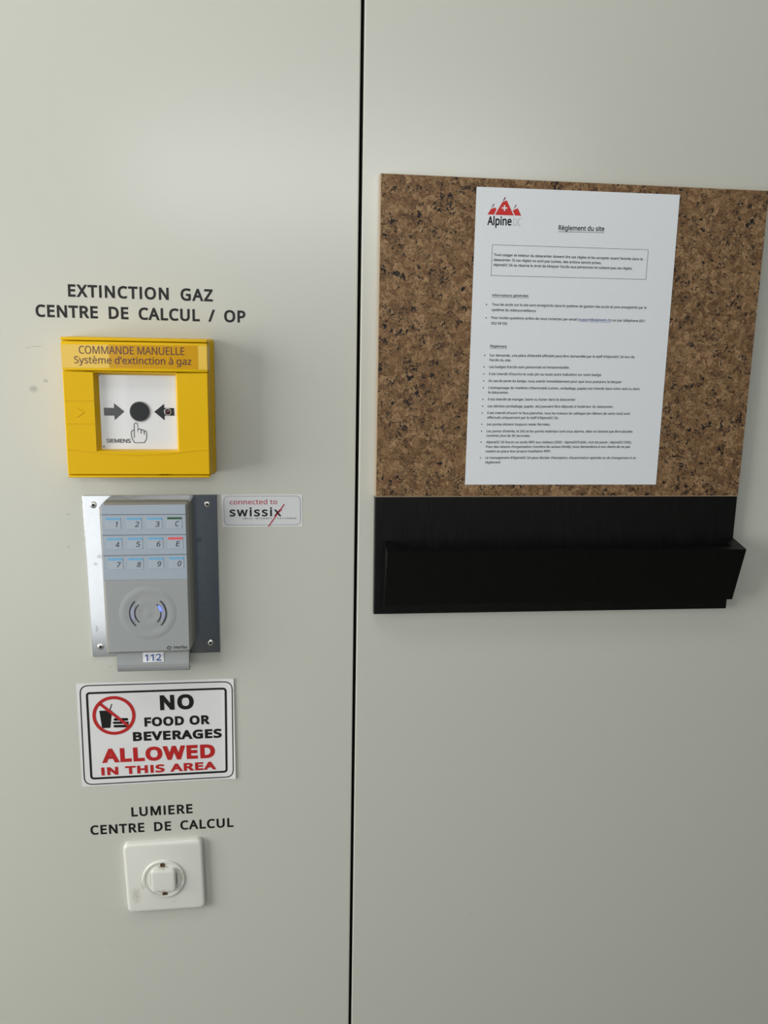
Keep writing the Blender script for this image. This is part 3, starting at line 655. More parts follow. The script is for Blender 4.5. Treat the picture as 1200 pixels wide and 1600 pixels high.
frame('window_1', (XL, -1.36, .94), (XL, -.34, 2.1), .05)
frame('sheen_light_frame', (-.71, YB, 2.05), (1.21, YB, 2.35), .03)  # frame built around the added sheen strip
frame('fill_light_frame', (-1.69, YB, .05), (-.71, YB, 1.96), .04)  # frame built around the added low fill
# front wall: two lacquered steel panels with a dark joint between them
wf = structure(box_obj('wall_front', (XL, .022, 0), (XR, .1, ZC), M_GAP))
for (a_, b_, nm) in ((XL * 1000, 72.3, 'panel'), (75.6, XR * 1000, 'panel')):
    mb = MB()
    mb.slab(rr(a_, b_, -1498, 1198, 1.6, 3), -20, 0, bev=1.3, steps=3)
    mb.build(nm, M_PANEL, wf)

# ------------------------------------------------------------------ vinyl lettering on the wall
t = thing('wall_lettering', 'black vinyl lettering EXTINCTION GAZ, CENTRE DE CALCUL / OP above the yellow call point', 'lettering', -140, 30, 0)
Z1 = 63 / 3.333
mb = MB(); text(mb, 'EXTINCTION GAZ', (-208.35, 36.85), (-70.92, 35.46), 11.7, 0.15, off=28, xs=1.0, space=1.9)
mb.build('text_line', M_INK, t)
mb = MB(); text(mb, 'CENTRE DE CALCUL / OP', (-239.61, 17.16), (-39.40, 15.81), 11.7, 0.15, off=28, xs=1.0, space=1.9)
mb.build('text_line', M_INK, t)
t = thing('wall_lettering', 'black vinyl lettering LUMIERE, CENTRE DE CALCUL above the light switch', 'lettering', -137, -530, 0)
mb = MB(); text(mb, 'LUMIERE', (-170.72, -518.71), (-104.64, -517.75), 11.3, 0.15, off=28, xs=1.0)
mb.build('text_line', M_INK, t)
mb = MB(); text(mb, 'CENTRE DE CALCUL', (-215.33, -538.57), (-60.18, -536.98), 11.3, 0.15, off=28, xs=1.0, space=1.9)
mb.build('text_line', M_INK, t)

# ------------------------------------------------------------------ yellow manual call point
t = thing('manual_call_point', 'yellow square manual call point with white window and black push button', 'call point', -141, -68, 0)
BX0, BX1, BZ0, BZ1, BD = -208.4, -74.0, -134.2, -1.2, 38.0
mb = MB()
mb.loft([[(x, z, 0) for x, z in rr(BX0 - 1.5, BX1 + 3.4, BZ0 - .6, BZ1 + .6, 3)],
         [(x, z, 10) for x, z in rr(BX0 - 1.5, BX1 + 3.4, BZ0 - .6, BZ1 + .6, 3)],
         [(x, z, 12) for x, z in rr(BX0 - 1, BX1 + 1.6, BZ0 - .3, BZ1 + .3, 3)],
         [(x, z, 29.5) for x, z in rr(BX0 - .2, BX1 + .4, BZ0, BZ1, 2.5)],
         [(x, z, 29.5) for x, z in rr(-176.6, -105.2, -107.4, -35.6, 1)]])
mb.build('housing', M_YEL, t, smooth=True)
WX0, WX1, WZ0, WZ1 = -180.6, -103.0, -108.6, -32.5      # window mouth
mb = MB()
o1 = rr(BX0, BX1, -131.2, -32.6, .8)
mb.loft([[(x, z, 29) for x, z in o1], [(x, z, BD - .8) for x, z in o1], [(x, z, BD) for x, z in inset(o1, .7)],
         [(x, z, BD) for x, z in rr(WX0, WX1, WZ0, WZ1 - .3, .6)], [(x, z, 30.2) for x, z in rr(-177.0, -105.4, -107.3, -36.0, .6)]], cap1=False)
# relief lines of the moulding
for z_ in (-60.0, -81.9):
    mb.line([(BX0 + .6, z_), (-181.6, z_)], .6, BD, t=.4)
curve = [(BX0 + .6, -106.7), (-194, -107.8), (-181, -109.5), (-165, -111.0), (-142, -111.7), (-120, -110.8), (-101.5, -108.9), (-86, -106.9), (BX1 - .6, -106.1)]
mb.line(curve, .7, BD, t=.45)
tri = [(-197.16, -67.23), (-190.59, -70.98), (-197.30, -75.71)]
mb.line(tri, .6, BD, t=.4)
fr = mb.build('cover_frame', M_YEL, t, smooth=True)
mb = MB(); mb.slab(rr(BX0, BX1, -32.0, -4.9, .8), 28, BD, bev=.5)
band = mb.build('label_band', M_YEL, t, smooth=True)
mb = MB(); mb.slab(rr(BX0 - .3, BX1 + .2, -4.2, BZ1, 1.0), 26, BD, bev=.9); mb.build('top_rim', M_YEL, t, smooth=True)
mb = MB(); mb.slab(rr(BX0, BX1, BZ0, -131.9, .9), 26, BD, bev=.9); mb.build('bottom_rim', M_YEL, t, smooth=True)
mb = MB(); mb.slab([(-208.2, -29.4), (-82.8, -29.2), (-82.6, -7.2), (-208.4, -8.0)], BD, BD + .15)
lab = mb.build('label_strip', M_YTAPE, t, label='glossy yellow label reading COMMANDE MANUELLE, Système d’extinction à gaz')
mb = MB(); mb.slab([(-208.3, -29.6), (-165.0, -29.5), (-165.0, -7.6), (-208.5, -7.9)], BD + .1, BD + .2)
mb.build('clear_tape', M_CLEAR, t, label='clear tape over the left end of the label')
mb = MB()
tp = [(-82.6, BD + .18), (-74.4, BD + .18), (-73.7, BD - .5), (-73.2, 29)]
mb.add([P(x, z, d) for x, d in tp for z in (-7.3, -29.6)], [(0, 2, 3, 1), (2, 4, 5, 3), (4, 6, 7, 5)])
mb.build('clear_tape', M_CLEAR, t, label='clear tape folded round the right side')
mb = MB()
text(mb, 'COMMANDE MANUELLE', (-192.23, -16.39), (-95.46, -16.22), 7.2, BD + .32, off=4, track=-12)
text(mb, 'Système d’extinction à gaz', (-196.93, -25.39), (-89.25, -25.29), 6.6, BD + .32, off=8, track=2)
mb.build('lettering', M_BROWN, lab)
mb = MB(); mb.slab(rr(-177.0, -105.4, -107.3, -36.0, .5), 28, 30.4)
wp = mb.build('window_plate', M_WPLATE, t, label='glossy white push plate')
mb = MB()
mb.flat([(-173.65, -67.27), (-164.11, -67.41), (-163.92, -62.88), (-154.50, -70.76), (-163.84, -79.03), (-164.13, -74.78), (-173.64, -74.75)][::-1], 30.6)
mb.build('arrow', M_BLKPRINT, wp)
mb = MB()
mb.flat([(-126.38, -70.74), (-116.93, -62.99), (-116.82, -66.94), (-107.60, -66.97), (-107.34, -74.39), (-116.69, -74.48), (-116.84, -78.94)], 30.6)
mb.build('arrow', M_BLKPRINT, wp)
mb = MB(); text(mb, 'SIEMENS', (-172.55, -100.89), (-149.76, -101.02), 3.7, 30.6, off=22, xs=1.25)
mb.build('lettering', M_BLKPRINT, wp)
mb = MB()
hand = [(-146.18, -96.07), (-145.86, -83.40), (-145.26, -81.91), (-144.16, -81.53), (-143.09, -81.89), (-142.60, -83.37), (-142.53, -90.82), (-142.61, -88.21), (-141.48, -87.08), (-140.22, -87.45), (-139.55, -88.93), (-139.48, -91.92), (-139.55, -88.93), (-138.61, -88.00), (-137.35, -88.36), (-136.68, -89.85), (-136.60, -92.65), (-136.68, -89.85), (-135.74, -89.09), (-134.67, -89.65), (-134.37, -91.33), (-134.57, -96.75), (-136.71, -100.70), (-146.00, -100.94), (-148.22, -97.21), (-148.95, -92.73), (-148.65, -89.74), (-147.52, -88.80), (-146.08, -88.98)]
mb.line(hand, .6, 30.6)
mb.build('pointing_hand', M_BLKPRINT, wp)
bc = (-140.00, -70.59)
mb = MB(); mb.revolve(bc[0], bc[1], [(9.9, 30.2), (9.9, 31.0), (9.5, 31.3), (9.2, 31.3), (9.1, 30.9)]); bt = mb.build('button_ring', M_GREYRIM, t, smooth=True)
mb = MB(); mb.revolve(bc[0], bc[1], [(9.15, 30.4), (9.15, 31.2), (8.9, 31.5), (0.01, 31.5)]); mb.build('push_button', M_BLKPRINT, t, smooth=True, label='round black push button')
lc = (-113.61, -70.70)
mb = MB(); mb.revolve(lc[0], lc[1], [(3.6, 30.3), (3.6, 31.1), (3.2, 31.4), (2.7, 31.4), (2.6, 31.0)], 32); ld = mb.build('indicator_ring', M_GREYRIM, t, smooth=True)
mb = MB(); mb.revolve(lc[0], lc[1], [(2.65, 30.7), (2.4, 31.2), (1.2, 31.7), (.01, 31.85)], 32); mb.build('indicator_light', M_LEDRED, t, smooth=True)
for (hx, hz) in ((-178.05, -36.35), (-176.37, -104.66)):
    mb = MB(); mb.revolve(hx + 1.2, hz, [(1.0, 30.3), (1.0, 31.6), (.6, 31.6)], 16); mb.build('hinge_pin', M_GREYRIM, t)

# ------------------------------------------------------------------ keypad card reader on its steel plate
t = thing('keypad_card_reader', 'grey keypad card reader on a steel plate under the yellow call point', 'keypad', -138, -245, 0)
mb = MB(); mb.slab([(-204.6, -158.4), (-70.7, -157.4), (-70.7, -329.0), (-202.7, -330.9)], .1, 2.0, bev=.35)
pl = mb.build('mounting_plate', M_STEEL, t, label='bare stainless steel plate')
for (cx, cz) in ((-194.2, -168.0), (-80.9, -167.6), (-80.6, -317.8), (-194.0, -319.6)):
    mb = MB(); mb.revolve(cx, cz, [(3.5, 1.9), (3.4, 2.3), (2.9, 2.8), (2.1, 3.05), (1.5, 3.1), (1.45, 2.6)], 28)
    sc = mb.build('screw', M_SCREW, pl, smooth=True)
    mb = MB(); mb.revolve(cx, cz, [(1.55, 2.75), (.01, 2.75)], 6); mb.build('hex_socket', M_SOCKET, pl)
KD = 28.0
body = [(-184.2, -165.5), (-179.5, -160.8), (-98.5, -160.6), (-96.6, -162.5), (-96.6, -312.0), (-99.5, -319.0), (-182.6, -319.4), (-183.4, -316.0)]
mb = MB()
mb.loft([[(x, z, 2) for x, z in body], [(x, z, 16) for x, z in body], [(x, z, 16.6) for x, z in inset(body, .6)], [(x, z, 25) for x, z in inset(body, .6)],
         [(x, z, 25.6) for x, z in inset(body, 1.2)], [(x, z, 27.4) for x, z in inset(body, 2.3)], [(x, z, KD - .1) for x, z in inset(body, 2.9)]])
mb.build('shell', M_GREYDK, t, smooth=False, label='grey-beige bevelled plastic shell')
mb = MB(); mb.slab([(-181.2, -240.2), (-99.6, -239.9), (-99.5, -313.0), (-99.6, -315.6), (-179.4, -316.4), (-179.6, -314.5)][::-1], 27, KD + .2, bev=.5)
fp = mb.build('reader_face', M_GREYPL, t)
CXR, CZR = (-140.03, -275.20)
mb = MB()
mb.revolve(CXR, CZR, [(29, KD + .15), (26.5, KD + .5), (24, KD + .75), (21, KD + .45), (17.5, KD + .3), (14.5, KD + .35), (11.5, KD + .6), (8.5, KD + .3), (5, KD + .15), (3, KD + .35), (.01, KD + .35)], 64)
mb.build('antenna_rings', M_GREYPL, fp, smooth=True, label='faint concentric rings moulded into the face')
for (r_, w_) in ((18.1, 1.0), (12.9, .9)):
    for s_ in (0, 1):
        aa = [math.radians((180 if s_ == 0 else 0) + k) for k in range(-46, 47, 4)]
        mb = MB(); mb.line([(CXR + r_ * math.cos(a), CZR + r_ * math.sin(a)) for a in aa], w_, KD + .62, t=.2)
        mb.build('signal_arc', M_ARC, fp)
for s_, m_, a0_, a1_, rr0, rr1 in ((0, M_BLUEGLOW, 180 - 33, 180 + 33, 13.6, 17.4), (1, M_BLUEGLOW, -33, 33, 13.6, 17.4), (1, M_BLUELED, 6, 38, 12.0, 14.6)):
    mb = MB()
    n_ = 14
    pts_o = []; pts_i = []
    for k in range(n_ + 1):
        a = math.radians(a0_ + (a1_ - a0_) * k / n_)
        th_ = math.sin(math.pi * k / n_) ** .5
        mid = (rr0 + rr1) / 2
        pts_o.append((CXR + (mid + (rr1 - mid) * th_) * math.cos(a), CZR + (mid + (rr1 - mid) * th_) * math.sin(a)))
        pts_i.append((CXR + (mid - (mid - rr0) * th_) * math.cos(a), CZR + (mid - (mid - rr0) * th_) * math.sin(a)))
    mb.flat(pts_o + pts_i[1:-1][::-1], KD + (.7 if m_ is M_BLUEGLOW else .9))
    mb.build('light_window', m_, fp, label='glowing blue light window' if m_ is M_BLUELED else None)
mb = MB(); text(mb, 'interflex', (-115.71, -313.85), (-101.64, -314.13), 3.2, KD + .35, off=12, track=10)
ix, iz = (-119.80, -312.78)
mb.line([(ix - .6, iz + 1.9), (ix - 2.6, iz), (ix - .8, iz - 1.9)], .6, KD + .35)
mb.line([(ix - 1.2, iz + .6), (ix + .2, iz + 1.7), (ix + 2.3, iz + .1), (ix + .6, iz + .1)], .5, KD + .35)
mb.line([(ix - .9, iz - .6), (ix + .4, iz - 1.9), (ix + 1.6, iz - .8)], .5, KD + .35)
mb.build('lettering', M_ARC, fp)
mb = MB(); mb.slab([(-181.2, -163.3), (-99.7, -162.7), (-99.6, -239.8), (-182.0, -240.0)][::-1], 27, KD + .3, bev=.3)
kp = mb.build('keypad_membrane', M_OVERLAY, t, label='blue-grey keypad membrane')
for (a, b) in (((-181.52, -172.68), (-99.68, -172.67)), ((-181.13, -193.56), (-99.61, -193.26)), ((-181.48, -214.51), (-99.35, -213.78))):
    mb = MB(); mb.line([a, b], .6, KD + .35, t=.1); mb.build('ruled_line', M_KEYLINE, kp)
keys = [('1', 176.5, 811), ('2', 209.3, 810.8), ('3', 241.2, 810.5), ('C', 272.5, 809.8), ('4', 178.6, 842.7), ('5', 211, 842), ('6', 242.8, 841.5), ('E', 274, 841.3), ('7', 180.2, 874.2), ('8', 212.2, 873.8), ('9', 243.8, 872.8), ('0', 275.5, 872.3)]
KPOS = [(-170.25, -177.13), (-150.03, -177.11), (-130.26, -177.02), (-110.74, -176.66), (-169.85, -197.76), (-149.77, -197.47), (-129.95, -197.30), (-110.42, -197.32), (-169.76, -218.46), (-149.83, -218.42), (-130.03, -217.97), (-110.08, -217.86)]
for (ch, _x, _y), (cx, cz) in zip(keys, KPOS):
    mb = MB(); mb.slab(rr(cx - 7.2, cx + 7.2, cz - 10.4, cz + .9, .4, 2), KD + .28, KD + .55, bev=.12)
    k = mb.build('key', M_KEY, kp)
    mb = MB(); mb.slab(rr(cx - 7.1, cx + 7.1, cz - 1.0, cz + 1.1, .2, 1), KD + .3, KD + .65)
    mb.build('colour_bar', M_BARG if ch == 'C' else M_BARR if ch == 'E' else M_BARB, kp)
    mb = MB(); w_ = 2.0 if ch == '1' else 3.6
    dx = 2.6 if ch not in 'CE' else 2.2
    text(mb, ch, (cx + dx - w_ / 2 + (-.2), cz - 8.1), (cx + dx + w_ / 2 - .2, cz - 8.1), 5.4, KD + .68, off=9, shear=.2)
    mb.build('key_marking', M_DIGIT, kp)
mb = MB()
prof = [(12, -318), (21, -318), (22.2, -323), (23.4, -328), (23.9, -332), (23.6, -335.5), (22.4, -338.6), (20.2, -340.7), (17, -341.7), (12, -342), (12, -339.4), (17, -338.9), (20, -336.5), (21, -333), (12, -325)]
prof = [(d, z) for d, z in prof]
xa, xb = -173.8, -101.2
L0 = [P(xa, z, d) for d, z in prof]; L1 = [P(xb, z, d) for d, z in prof]
n = len(prof)
mb.add(L0 + L1, [(i, (i + 1) % n, n + (i + 1) % n, n + i) for i in range(n)] + [tuple(range(n)), tuple(range(n, 2 * n))[::-1]])
fl = mb.build('card_lip', M_GREYPL, t, label='grey lip hanging below the reader')
mb = MB(); mb.add([P(-147.8, -319.6, 21.9), P(-126.8, -319.4, 21.9), P(-126.6, -329.2, 24.0), P(-147.6, -329.6, 24.0)], [(0, 1, 2, 3)])
lb = mb.build('number_label', M_LABELW, fl, label='small white label reading 112')
mb = MB(); text(mb, '112', (-145.6, -328.3), (-129.0, -328.1), 7.4, 24.3, off=12)
mb.build('lettering', M_BLUEINK, lb)

# ------------------------------------------------------------------ stickers
ct = [(-66.22, -157.98), (16.63, -157.80), (16.95, -191.99), (-66.21, -192.15)]
t = thing('network_sticker', 'small white sticker with red and black lettering and a red slash, right of the keypad', 'sticker', -25, -175, 0)
mb = MB(); mb.slab(ct[::-1], .05, .25); mb.build('vinyl_backing', M_STICK, t)
mb = MB(); mb.flat(inset(quad_round([(-63.89, -159.45), (14.77, -159.41), (15.01, -190.17), (-63.94, -190.16)], 5.2)[::-1], .0), .32); mb.build('grey_field', M_STICKG, t)
mb = MB(); mb.line(quad_round([(-63.89, -159.45), (14.77, -159.41), (15.01, -190.17), (-63.94, -190.16)], 5.2), .4, .4, closed=True); mb.build('outline', M_THINLINE, t)
mb = MB(); text(mb, 'connected to', (-57.92, -168.22), (-9.27, -167.97), 5.0, .42, off=8, xs=1.15); mb.build('lettering', M_DKRED, t, label='dark red lettering')
mb = MB(); text(mb, 'swissix', (-58.27, -180.95), (-4.70, -180.94), 9.4, .42, off=22, xs=1.12); mb.build('lettering', M_INK, t, label='large black lettering')
mb = MB(); text(mb, 'SWISS INTERNET', (-45.19, -184.00), (-14.68, -183.96), 1.7, .42, off=8, xs=1.2)
text(mb, 'EXCHANGE', (-8.70, -183.93), (10.47, -183.96), 1.7, .42, off=8, xs=1.2); mb.build('lettering', M_INK, t)
mb = MB(); mb.line([(-18.45, -191.82), (-1.85, -168.06)], 1.15, .5); mb.line([(-11.60, -180.15), (-4.27, -173.84)], .7, .5); mb.build('red_slash', M_DKRED, t)

t = thing('prohibition_sign', 'white sign with black border reading NO FOOD OR BEVERAGES ALLOWED IN THIS AREA', 'sign', -140, -420, 0)
ct = [(-221.71, -361.12), (-57.08, -359.59), (-56.56, -477.51), (-221.38, -480.33)]
mb = MB()
# vinyl sheet, right edge lifting a little from the wall, left edge nicked
nx = 24


def lift(x):
    return 1.5 * max(0.0, (x + 75) / 18.5) ** 2


def follow(mb):
    mb.v = [Vector((v.x, v.y - lift(v.x / MM) * MM, v.z)) for v in mb.v]


def dense(pts, step=3.0):
    out = []
    for i in range(len(pts)):
        a = Vector(pts[i]); b = Vector(pts[(i + 1) % len(pts)])
        k = max(1, int((b - a).length / step))
        out += [tuple(a.lerp(b, j / k)) for j in range(k)]
    return out


top = [Vector(ct[0]).lerp(Vector(ct[1]), i / nx) for i in range(nx + 1)]
bot = [Vector(ct[3]).lerp(Vector(ct[2]), i / nx) for i in range(nx + 1)]
cols = []
for i in range(nx + 1):
    u = i / nx
    cols.append([(top[i].lerp(bot[i], v / 6), .25 + lift(top[i].lerp(bot[i], v / 6).x)) for v in range(7)])
vs = [P(p.x, p.y, d) for c in cols for p, d in c] + [P(p.x, p.y, .03 + lift(p.x)) for i, c in enumerate(cols) for p, d in c]
fs = []
H = 7; NB = (nx + 1) * H
for i in range(nx):
    for j in range(6):
        a = i * H + j
        fs.append((a, a + 1, a + H + 1, a + H)); fs.append((NB + a, NB + a + H, NB + a + H + 1, NB + a + 1))
for i in range(nx):
    a = i * H; fs.append((a, a + H, NB + a + H, NB + a)); a += 6; fs.append((a + H, a, NB + a, NB + a + H))
for j in range(6):
    a = j; fs.append((a + 1, a, NB + a, NB + a + 1)); a = nx * H + j; fs.append((a, a + 1, NB + a + 1, NB + a))
mb.add(vs, fs)
mb.build('vinyl_sheet', M_SIGN, t, smooth=False)
mb = MB(); mb.line(dense(quad_round([(-217.91, -363.47), (-58.76, -363.25), (-59.27, -475.33), (-218.73, -477.98)], 9)), 1.15, .42, closed=True); follow(mb)
b_ = mb.build('outer_border', M_INK, t)
mb = MB(); mb.line(dense(quad_round([(-211.21, -372.07), (-65.82, -371.05), (-66.58, -468.86), (-211.23, -470.99)], 3.2)), 2.3, .42, closed=True); follow(mb)
mb.build('inner_border', M_INK, t)
mb = MB(); text(mb, 'NO', (-135.71, -393.99), (-100.05, -393.58), 17.2, .45, off=46, track=75)
text(mb, 'FOOD OR', (-152.80, -412.39), (-83.32, -411.83), 10.6, .45, off=46, track=62)
text(mb, 'BEVERAGES', (-165.47, -428.86), (-71.03, -428.30), 10.6, .45, off=46, track=62)
follow(mb); mb.build('black_lettering', M_INK, t)
mb = MB(); text(mb, 'ALLOWED', (-199.18, -453.07), (-78.68, -451.86), 16.4, .45, off=48, track=62)
text(mb, 'IN THIS AREA', (-200.35, -467.81), (-77.62, -465.60), 9.4, .45, off=44, track=66)
follow(mb); mb.build('red_lettering', M_SIGNRED, t)
mb = MB()
mb.flat([(-199.33, -392.33), (-186.06, -392.41), (-188.60, -412.38), (-197.27, -412.51)][::-1], .45)
mb.line([(-186.07, -385.08), (-188.30, -391.96)], 1.0, .45)
mb.flat(quad_round([(-184.85, -401.43), (-169.51, -401.74), (-169.63, -404.70), (-184.98, -404.37)], 1.9, 4)[::-1], .45); mb.flat(quad_round([(-185.83, -405.38), (-169.00, -405.75), (-169.11, -408.42), (-185.94, -408.03)], 1.5, 4)[::-1], .45); mb.flat(quad_round([(-185.33, -409.24), (-169.82, -409.58), (-169.94, -412.47), (-185.45, -412.12)], 1.7, 4)[::-1], .45)
ic = mb.build('cup_and_burger', M_INK, t, label='black cup and burger symbols')
mb = MB()
cx, cz = (-184.25, -398.35); ax, az = (-163.58, -399.07), (-183.36, -377.85)
ra = abs(ax[0] - cx); rb = abs(az[1] - cz)
mb.line([(cx + ra * math.cos(math.radians(k * 5)), cz + rb * math.sin(math.radians(k * 5))) for k in range(72)], 3.5, .55, closed=True)
mb.line([(-197.98, -384.69), (-169.81, -410.84)], 3.2, .55)
mb.build('prohibition_ring', M_SIGNRED, t)

# ------------------------------------------------------------------ light switch
t = thing('light_switch', 'off white square rocker light switch with grimy round insert at the bottom', 'light switch', -136.5, -590, 0)
mb = MB()
pq = quad_round([(-180.6, -548.8), (-94.2, -546.4), (-92.2, -632.6), (-178.0, -634.0)], 7.5, 6)[::-1]
hq = inset(quad_round([(-180.6, -548.8), (-94.2, -546.4), (-92.2, -632.6), (-178.0, -634.0)], 7.5, 6)[::-1], 3.2)
mb.loft([[(x, z, 0.05) for x, z in pq], [(x, z, 4.6) for x, z in pq], [(x, z, 5.9) for x, z in inset(pq, .6)], [(x, z, 6.7) for x, z in inset(pq, 1.8)], [(x, z, 7.0) for x, z in inset(pq, 3.6)]])
mb.build('cover_plate', M_SWITCH, t, smooth=True)
cx, cz = -137.4, -592.6
mb = MB(); mb.revolve(cx, cz, [(23.6, 6.8), (23.5, 7.9), (22.9, 8.5), (21.8, 8.6), (20.6, 8.3), (20.0, 7.4), (.01, 7.3)], 72)
ins = mb.build('round_insert', M_SWITCH, t, smooth=True)
rk = rr(-150.6, -123.8, -605.6, -578.4, 4.2, 5)
mb = MB(); mb.loft([[(x, z, 7.2) for x, z in inset(rk, -.2)], [(x, z, 11.6) for x, z in rk], [(x, z, 12.8) for x, z in inset(rk, .5)], [(x, z, 13.3) for x, z in inset(rk, 1.6)], [(x, z, 13.4) for x, z in inset(rk, 3.0)]])
mb.build('rocker', M_SWITCH, t, smooth=True)
mb = MB(); mb.line(rr(-151.4, -123.0, -606.4, -577.6, 4.6, 5), .6, 7.38, closed=True); mb.build('rocker_gap', M_DIRT, ins)
for (sx_, sz_, r_) in ((-138.2, -575.2, 2.3), (-136.6, -611.3, 2.4)):
    mb = MB(); mb.revolve(sx_, sz_, [(r_ + .6, 7.3), (r_ + .5, 7.6), (r_ - .3, 7.7), (r_ - .9, 7.5), (.01, 7.45)], 24)
    s_ = mb.build('screw', M_DIRT, ins, smooth=True, label='brown rusty screw')
    mb = MB(); mb.line([(sx_ - r_ + .4, sz_ - .3), (sx_ + r_ - .4, sz_ + .3)], .7, 7.75); mb.build('screw_slot', M_SOCKET, ins)

# ------------------------------------------------------------------ cork notice board with black document tray
t = thing('notice_board', 'brown cork notice board with black wooden lower part and document tray', 'notice board', 292.5, -64, 0)
mb = MB(); mb.slab([(92.3, -159.2), (492.6, -159.2), (492.9, -288.0), (93.0, -287.2)][::-1], .3, 9.6, bev=1.0)
bk = mb.build('back_panel', M_WOODB, t, smooth=False, label='black-stained wooden lower panel')
mb = MB(); mb.slab([(92.2, 159.8), (492.4, 158.8), (492.6, -159.0), (92.6, -159.0)][::-1], .3, 9.4)
ce = mb.build('board_core', M_CORKEDGE, t, label='pale edge of the board core')
mb = MB(); mb.slab([(93.0, 159.3), (492.2, 158.4), (492.5, -158.1), (93.4, -158.1)][::-1], 9.4, 10.0)
mb.build('cork_sheet', M_CORK, t, label='brown cork with dark flecks')
# tray
tr = MB()
X0, X1 = 103.0, 492.6
TH = 13.5
side = [(9.6, -206.0), (38.0, -211.8), (20.0, -273.5), (9.6, -276.6)]
def side_panel(mb, xa, xb):
    A = [P(xa, z, d) for d, z in side]; B = [P(xb, z, d) for d, z in side]
    mb.add(A + B, [(0, 1, 2, 3), (7, 6, 5, 4), (0, 4, 5, 1), (1, 5, 6, 2), (2, 6, 7, 3), (3, 7, 4, 0)])
mb = MB(); mb_ = mb
side_panel(mb, X0, X0 + TH)
trp = mb.build('tray_side', M_WOODB, t)
mb = MB(); side_panel(mb, X1 - TH, X1); mb.build('tray_side', M_WOODB, t)
mb = MB()
fd = [(38.2, -211.8), (20.2, -273.7), (13.5, -272.5), (31.0, -210.4)]
A = [P(X0 - .1, z, d) for d, z in fd]; B = [P(X1 + .1, z, d) for d, z in fd]
mb.add(A + B, [(0, 1, 2, 3), (7, 6, 5, 4), (0, 4, 5, 1), (1, 5, 6, 2), (2, 6, 7, 3), (3, 7, 4, 0)])
trf = mb.build('tray_front', M_WOODB, t)
mb = MB()
fd = [(9.7, -240), (26.0, -241), (20.2, -262), (9.7, -262)]
A = [P(X0 + TH, z, d) for d, z in fd]; B = [P(X1 - TH, z, d) for d, z in fd]
mb.add(A + B, [(0, 1, 2, 3), (7, 6, 5, 4), (0, 4, 5, 1), (1, 5, 6, 2), (2, 6, 7, 3), (3, 7, 4, 0)])
mb.build('tray_floor', M_WOODB, t)

# ------------------------------------------------------------------ the notice on the cork
t = thing('paper_notice', 'white A4 notice of site rules in French pinned flat on the cork board', 'notice', 292, 2, 10.05)
mb = MB(); mb.slab([(187.3, 150.9), (396.9, 151.2), (397.3, -145.8), (187.1, -145.8)][::-1], 10.05, 10.3)
sh = mb.build('paper_sheet', M_PAPER, t)
D0 = 10.42
mb = MB()
mb.flat([(199.27, 125.37), (202.44, 130.55), (206.49, 132.18), (208.12, 130.43), (205.59, 125.37)], D0)
mb.flat([(206.81, 125.27), (213.67, 137.40), (218.05, 139.37), (225.82, 125.30)], D0)
mb.flat([(224.60, 130.11), (229.61, 132.33), (233.41, 125.29), (227.04, 125.34)], D0)
lg = mb.build('logo_mountains', M_REDLOGO, t, label='red three-peak mountain logo')
mb = MB()
mb.flat([(202.52, 130.82), (204.87, 135.60), (205.50, 135.71), (205.47, 134.26)], D0)
mb.flat([(213.74, 137.95), (216.06, 142.31), (216.84, 142.25), (216.54, 140.44)], D0)
mb.flat([(225.18, 131.18), (227.40, 135.51), (228.08, 135.53), (227.86, 134.08)], D0)
mb.build('logo_peaks', M_PURPLE, t)
mb = MB()
mb.flat([(213.32, 132.52), (215.46, 132.59), (215.36, 134.62), (216.77, 134.67), (216.87, 132.64), (218.96, 132.63), (219.03, 131.36), (216.93, 131.33), (216.98, 129.30), (215.57, 129.25), (215.47, 131.33), (213.38, 131.25)], D0 + .1)
mb.build('logo_cross', M_PAPER, t)
mb = MB(); text(mb, 'Alpine', (199.38, 115.31), (223.96, 115.68), 8.3, D0, off=22); mb.build('logo_lettering', M_PRINTB, t)
mb = MB(); text(mb, 'DC', (225.97, 115.56), (233.91, 115.74), 6.9, D0, off=-18); mb.build('logo_lettering', M_GREYINK, t)
mb = MB(); text(mb, 'Règlement du site', (272.51, 112.88), (320.10, 113.37), 4.7, D0, off=17)
mb.line([(272.41, 111.45), (320.19, 112.12)], .35, D0); mb.build('title', M_PRINTB, t)
mb = MB(); mb.line([(205.51, 96.79), (367.96, 96.93), (367.85, 67.68), (205.52, 67.13)], .32, D0, closed=True); bx = mb.build('text_frame', M_PRINT, t)
mb = MB()
for s, pa, pb in (
        ("Tout usager et visiteur du datacenter doivent lire ces règles et les accepter avant l’entrée dans le", (207.52, 86.11), (362.89, 86.35)),
        ("datacenter. Si ces règles ne sont pas suivies, des actions seront prises.", (207.36, 81.26), (319.50, 81.43)),
        ("AlpineDC SA se réserve le droit de bloquer l’accès aux personnes ne suivant pas ces règles.", (207.39, 76.40), (352.72, 76.87))):
    text(mb, s, pa, pb, 2.45, D0, off=15)
mb.build('boxed_paragraph', M_PRINTB, t)


def bullets(mb, pts):
    for c in pts:
        mb.flat([(c[0] + .62 * math.cos(k * math.pi / 6), c[1] + .62 * math.sin(k * math.pi / 6)) for k in range(12)], D0)


